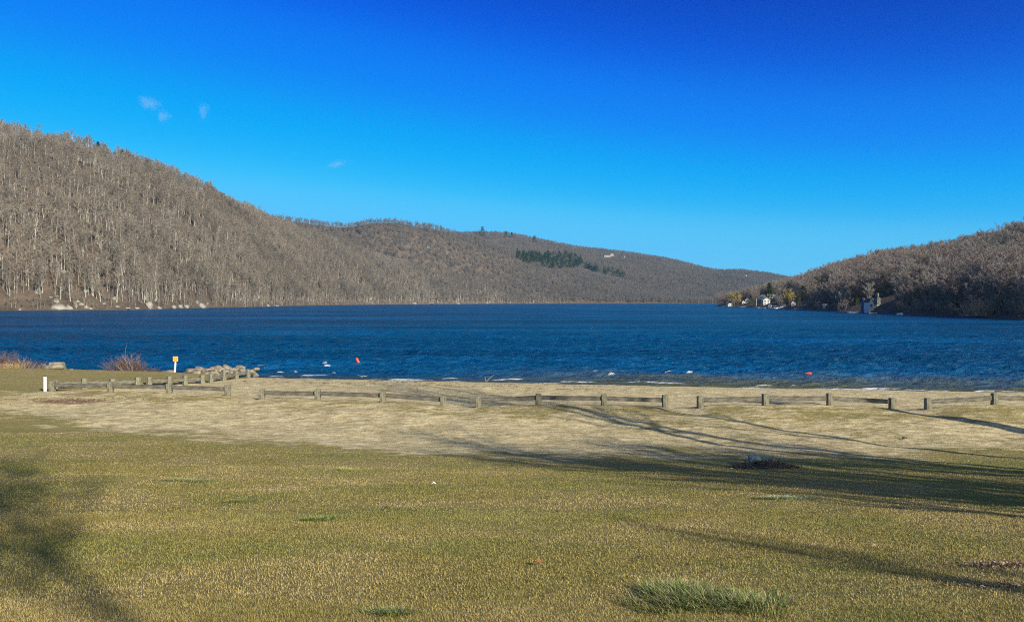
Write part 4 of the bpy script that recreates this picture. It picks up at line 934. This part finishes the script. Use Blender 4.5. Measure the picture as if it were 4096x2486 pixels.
# rock with leaf and twig pile on the lawn
c = gp(3060, 1868)
e = empty('half_buried_rock', c+Vector((-.13, .35, 0))); tag(e, 'grey green lichened rock half buried in the leaf pile on the right lawn', 'rock')
o = link('rock_body', rock_mesh('rock_body', 5, M['rock_green']), e, (0, 0, .1)); o.scale = (.42, .35, .36)
o = link('rock_ridge', rock_mesh('rock_ridge', 15, M['rock_green']), e, (.36, -.02, .04)); o.scale = (.62, .34, .24); o.rotation_euler = (0, .25, -.15)
T = MB()
for i in range(1500):
    a = random.random()*6.28; r_ = random.random()**.6; x, y = math.cos(a)*r_*.8, math.sin(a)*r_*.42; z = float(gz(c.x+x, c.y+y))-c.z+.17*(1-r_)*random.random()**.7+.005
    b_ = random.random()*6.28; L = random.uniform(.04, .18); T.tube([(x, y, z), (x+math.cos(b_)*L, y+math.sin(b_)*L, z+random.uniform(-.02, .07))], [.009, .005], 3, 0, False)
for i in range(9): x = random.uniform(.1, .7); T.tube([(x, .1, .05), (x+random.uniform(-.08, .15), .1, .32)], [.005, .002], 3, 0, False)
tw = link('twig_pile', T.mesh('twig_pile', M['darkwood']), None, c); tw.data.materials[0] = M['bark']; tag(tw, 'dark heap of twigs around the half buried rock', 'twig pile')
leafs(c+Vector((0, -.22, 0)), (.4, .12), 200, .035, 'leaf_litter', 'dark and pale dead leaves along the near foot of the rock pile', M['scat'])
leafs(gp(4040, 2262), (.30, .09), 420, .022, 'leaf_litter', 'brown dead leaves gathered in a bare patch at the right edge', M['scat'], hmax=.03)
leafs(gp(4010, 2345), (.22, .05), 120, .022, 'leaf_litter', 'loose dead leaves below the bare patch at the right edge', M['scat'], hmax=.03)
leafs(gp(330, 1603), (2.2, .35), 260, .05, 'leaf_litter', 'reddish dead leaves drifted below the left fence corner', M['scat'])
leafs(Vector((-2, 27, 0)), (9, 3.2), 900, .022, 'beach_debris', 'tiny dark bits scattered over the sandy slope in front of the fence', M['scat'], 'debris', hmax=.012)
leafs(Vector((0, 38, 0)), (12, 2.6), 1500, .035, 'beach_debris', 'dark leaf bits scattered over the open beach', M['scat'], 'debris', hmax=.015)
leafs(Vector((3, 12, 0)), (6, 5), 1100, .014, 'lawn_debris', 'pale and dark leaf bits strewn over the lawn', M['scat'], 'debris', hmax=.03)
# driftwood line
V_ = MB()
for i in range(420):
    x = random.uniform(-15.5, 6)+random.gauss(0, 1); y = float(shore_y(x))-random.choice((.35, .5, 3.3, 5.6))+random.gauss(0, .12); z = float(gz(x, y))+.015; a = random.gauss(0, .5); L = random.uniform(.03, .22)
    V_.tube([(x, y, z), (x+math.cos(a)*L, y+math.sin(a)*L, z+.01)], [.012, .006], 3, 0, False)
tag(link('driftwood_bits', V_.mesh('driftwood_bits', M['darkwood'])), 'thin lines of dark driftwood bits along the waterline', 'driftwood', None, 'stuff')
def leaf_obj(px, v, sz, mat, label, name, cat, rz=0):
    p = gp(px, v); o = empty(name, p+Vector((0, 0, .02)), rz); tag(o, label, cat); n_ = 7; vs = []
    for i in range(n_+1):
        t = i/n_; w = math.sin(math.pi*min(1, t*1.02))**.7*.36*(1+.25*math.sin(i*2.5)); x = (t-.5); zz = .25*math.sin(t*3)
        vs += [(x, -w, zz+.22*w*2), (x, 0, zz), (x, w, zz+.35*w*2)]
    fs = [(i*3+j, i*3+j+1, i*3+4+j, i*3+3+j) for i in range(n_) for j in (0, 1)]
    me = bpy.data.meshes.new('blade'); me.from_pydata([(a*sz, b*sz, c_*sz) for a, b, c_ in vs], [], fs); me.materials.append(mat); link('leaf_blade', me, o)
    b = MB(); b.tube([(-.5*sz, 0, 0), (-.8*sz, .04*sz, .06*sz)], [.02*sz, .012*sz], 4); link('leaf_stalk', b.mesh('leaf_stalk', M['darkwood']), o)
leaf_obj(2158, 2262, .085, M['leafbrown'], 'curled orange-brown oak leaf lying on the lawn below centre', 'dead_leaf', 'leaf', .4)
leaf_obj(2560, 2240, .05, M['darkwood'], 'flat dark leaf on the lawn above the largest grass tuft', 'dead_leaf', 'leaf', .1)
leaf_obj(1545, 2040, .075, M['darkwood'], 'black curled leaf on the lawn left of centre', 'dead_leaf', 'leaf', .2)
leaf_obj(2228, 2052, .06, M['darkwood'], 'small dark leaf on the lawn right of centre', 'dead_leaf', 'leaf', .9)
leaf_obj(1735, 1941, .10, M['white'], 'crumpled white paper scrap on the middle of the lawn', 'paper_scrap', 'litter', .1)
leaf_obj(3500, 2194, .07, M['drygrass'], 'pale tan leaf on the right lawn below the shadows', 'dead_leaf', 'leaf', .3)
leaf_obj(3618, 1758, .18, M['darkwood'], 'dark clod-like leaf alone on the sandy slope at right', 'dead_leaf', 'leaf', .3)
# driftwood branches at the water
def stick(px, v, tips, r, label, mat='drygrass', yy_=None):
    p = water_pt(px, v) if yy_ is None else pw(px, v, yy_); e = empty('driftwood_branch', p); tag(e, label, 'driftwood')
    for i, (a, b_) in enumerate(tips):
        B_ = MB(); B_.tube([a, (Vector(a)+Vector(b_))/2+Vector((0, 0, .03)), b_], [r, r*.8, r*.4], 5); link('limb' if i == 0 else 'twig', B_.mesh('limb', M[mat]), e)
stick(1946, 1526, [((0, 0, 0), (.45, .2, .38)), ((-.05, 0, 0), (-.1, .05, .3))], .018, 'pale forked stick standing at the waterline left of centre')
stick(1445, 1512, [((.1, 0, 0), (-.35, .3, .18))], .018, 'pale leaning stick in the shallows below the upright buoy')
stick(2672, 1492, [((-.2, 0, .02), (.15, .1, .14)), ((-.05, 0, .1), (.25, 0, .12))], .03, 'pale stick poking out of the water right of centre')
stick(2447, 1536, [((-.18, 0, .05), (.0, 0, .10)), ((0, 0, .02), (.2, 0, .08)), ((-.2, 0, .13), (-.12, 0, .02))], .05, 'black waterlogged branch in the shallows between two breakers', 'darkwood')

# ------------------------------------------------------------------ trees behind and beside the camera that throw the shadows
def big_tree(base, H, tr, label, seed, spread=5, lean=(0, 0), levels=4, first=.3, dens=1.0, rk=.62, wob0=.16):
    rd = random.Random(seed); T = MB(); Cn = MB()
    def grow(p, d, L, r, lv):
        n_ = 5 if lv < 2 else 3; q = [p]; rr = [r]; wob = wob0 if lv == 0 else .3
        for j in range(n_):
            d = (d+Vector((rd.uniform(-wob, wob), rd.uniform(-wob, wob), .10 if lv else .05))).normalized(); q.append(q[-1]+d*L/n_); rr.append(r*(1-(j+1)/n_*(.6 if lv == 0 else .7)))
        (T if lv <= 1 else Cn).tube(q, rr, 8 if lv == 0 else 5 if lv == 1 else 3, 0, False)
        if lv >= levels: return
        k_ = int([9, 6, 5, 4, 3][lv]*dens)
        for i in range(k_):
            f = first+(1-first)*(i+rd.random())/k_ if lv == 0 else .25+.75*(i+rd.random())/k_
            x = min(f, .98)*n_; a_ = int(x); b = q[a_].lerp(q[a_+1], x-a_); rb = (rr[a_]*(1-x+a_)+rr[a_+1]*(x-a_))*rk
            az = rd.random()*6.28; s_ = Vector((math.cos(az), math.sin(az), rd.uniform(.2, .9)))
            nd = (d*.55+s_).normalized(); nl = (spread*(1.15-.6*f) if lv == 0 else L*.55)*rd.uniform(.7, 1.2)
            grow(b, nd, nl, max(rb, .006), lv+1)
    z = float(gz(*base)); e = empty('bare_tree', (base[0], base[1], z)); tag(e, label, 'bare tree', 'tall trees behind the photographer')
    grow(Vector((0, 0, -.3)), Vector((lean[0], lean[1], 1)).normalized(), H, tr, 0)
    link('trunk', T.mesh('trunk', M['bark']), e); link('crown', Cn.mesh('crown', M['bark']), e)
big_tree((22.7, 19.6), 8.6, .55, 'thick trunked bare tree right of the photo edge throwing the wide shadow on the berm', 1, 3, (.02, .0), 3, .75)
big_tree((16.5, 10.5), 17, .16, 'slender bare tree right of the photo throwing long thin shadow lines', 2, 5, (-.02, 0), 4, .45)
big_tree((19.5, 9.5), 18, .17, 'second slender bare tree beside the thin shadow one', 3, 5, (.02, .03), 4, .4)
big_tree((14.8, 5.9), 9, .2, 'spreading bare tree shading the right lawn', 4, 4.6, (0, 0), 4, .15, 1.25, .8)
big_tree((16.4, 4.2), 8.5, .2, 'bare tree behind the spreading one', 5, 4.2, (0, 0), 4, .15, 1.2, .8)
big_tree((13.8, 4.8), 7.5, .17, 'low bare tree in front of the spreading one', 25, 3.6, (0, 0), 4, .15, 1.2, .8)
big_tree((18.4, 8.2), 8.5, .2, 'bare tree right of the spreading one', 15, 4.4, (0, 0), 4, .15, 1.2, .8)
big_tree((16.1, -8.1), 8.5, .13, 'small bushy bare tree behind the photographer on the right', 6, 2.3, (0, 0), 4, .3, 1.0, .8, .05)
big_tree((16.3, -17.2), 19, .12, 'tall thin bare tree behind the photographer nearest the path of the sun', 8, 4.4, (0, 0), 4, .6, 1.2, .9, .03)
big_tree((20.5, 12.5), 17, .15, 'thin bare tree farthest right beside the slender ones', 12, 5, (-.03, .02), 4, .35)
if HAZE:
    hb = MB(); hb.box((0, 1750, 160), (8200, 4300, 350)); hm = bpy.data.materials.new('haze_air'); hm.use_nodes = True; ht = hm.node_tree; ht.nodes.clear()
    ho = ht.nodes.new('ShaderNodeOutputMaterial'); hv = ht.nodes.new('ShaderNodeVolumePrincipled'); hv.inputs['Color'].default_value = (.22, .6, 1, 1); hv.inputs['Density'].default_value = HAZE; hv.inputs['Anisotropy'].default_value = .1
    ht.links.new(hv.outputs[0], ho.inputs['Volume']); tag(link('haze', hb.mesh('haze', hm)), 'thin blue haze over the lake and hills', 'haze', None, 'stuff')
# ------------------------------------------------------------------ faint wisps of cloud, high beyond the hills
cmat = bpy.data.materials.new('cloud_vapour'); cmat.use_nodes = True; ct = cmat.node_tree; ct.nodes.clear()
cO = ct.nodes.new('ShaderNodeOutputMaterial'); cV = ct.nodes.new('ShaderNodeVolumePrincipled'); cV.inputs['Color'].default_value = (.95, .97, 1, 1)
tc = ct.nodes.new('ShaderNodeTexCoord'); gr_ = ct.nodes.new('ShaderNodeTexGradient'); gr_.gradient_type = 'SPHERICAL'; ct.links.new(tc.outputs['Object'], gr_.inputs['Vector'])
nn = noise(ct, 1.7, 7, .72, tc.outputs['Object'], dist=.8)
dd_ = math_(ct, 'MULTIPLY', math_(ct, 'SUBTRACT', math_(ct, 'ADD', gr_.outputs['Fac'], math_(ct, 'MULTIPLY', nn, 3.2)), 2.02, True), .0032, False)
ct.links.new(dd_, cV.inputs['Density']); ct.links.new(cV.outputs[0], cO.inputs['Volume'])
import bmesh
for px, v, w, h, lab in ((600, 412, 120, 70, 'largest faint white wisp of cloud over the left hill'), (655, 465, 60, 60, 'small faint wisp trailing under the largest wisp'), (815, 440, 44, 86, 'narrow curved wisp of cloud right of the largest one'), (1350, 655, 110, 30, 'barely visible low wisp above the middle hill')):
    y_ = 9000; p = pw(px, v, y_); k = y_/F; bmc = bmesh.new(); bmesh.ops.create_icosphere(bmc, subdivisions=3, radius=1.0); mc = bpy.data.meshes.new('cloud_wisp'); bmc.to_mesh(mc); bmc.free(); mc.materials.append(cmat)
    oc = link('cloud_wisp', mc, None, p); oc.scale = (w*k*.62, 160, h*k*.62); oc.rotation_euler = (0, random.uniform(-.3, .5), 0); tag(oc, lab, 'cloud')
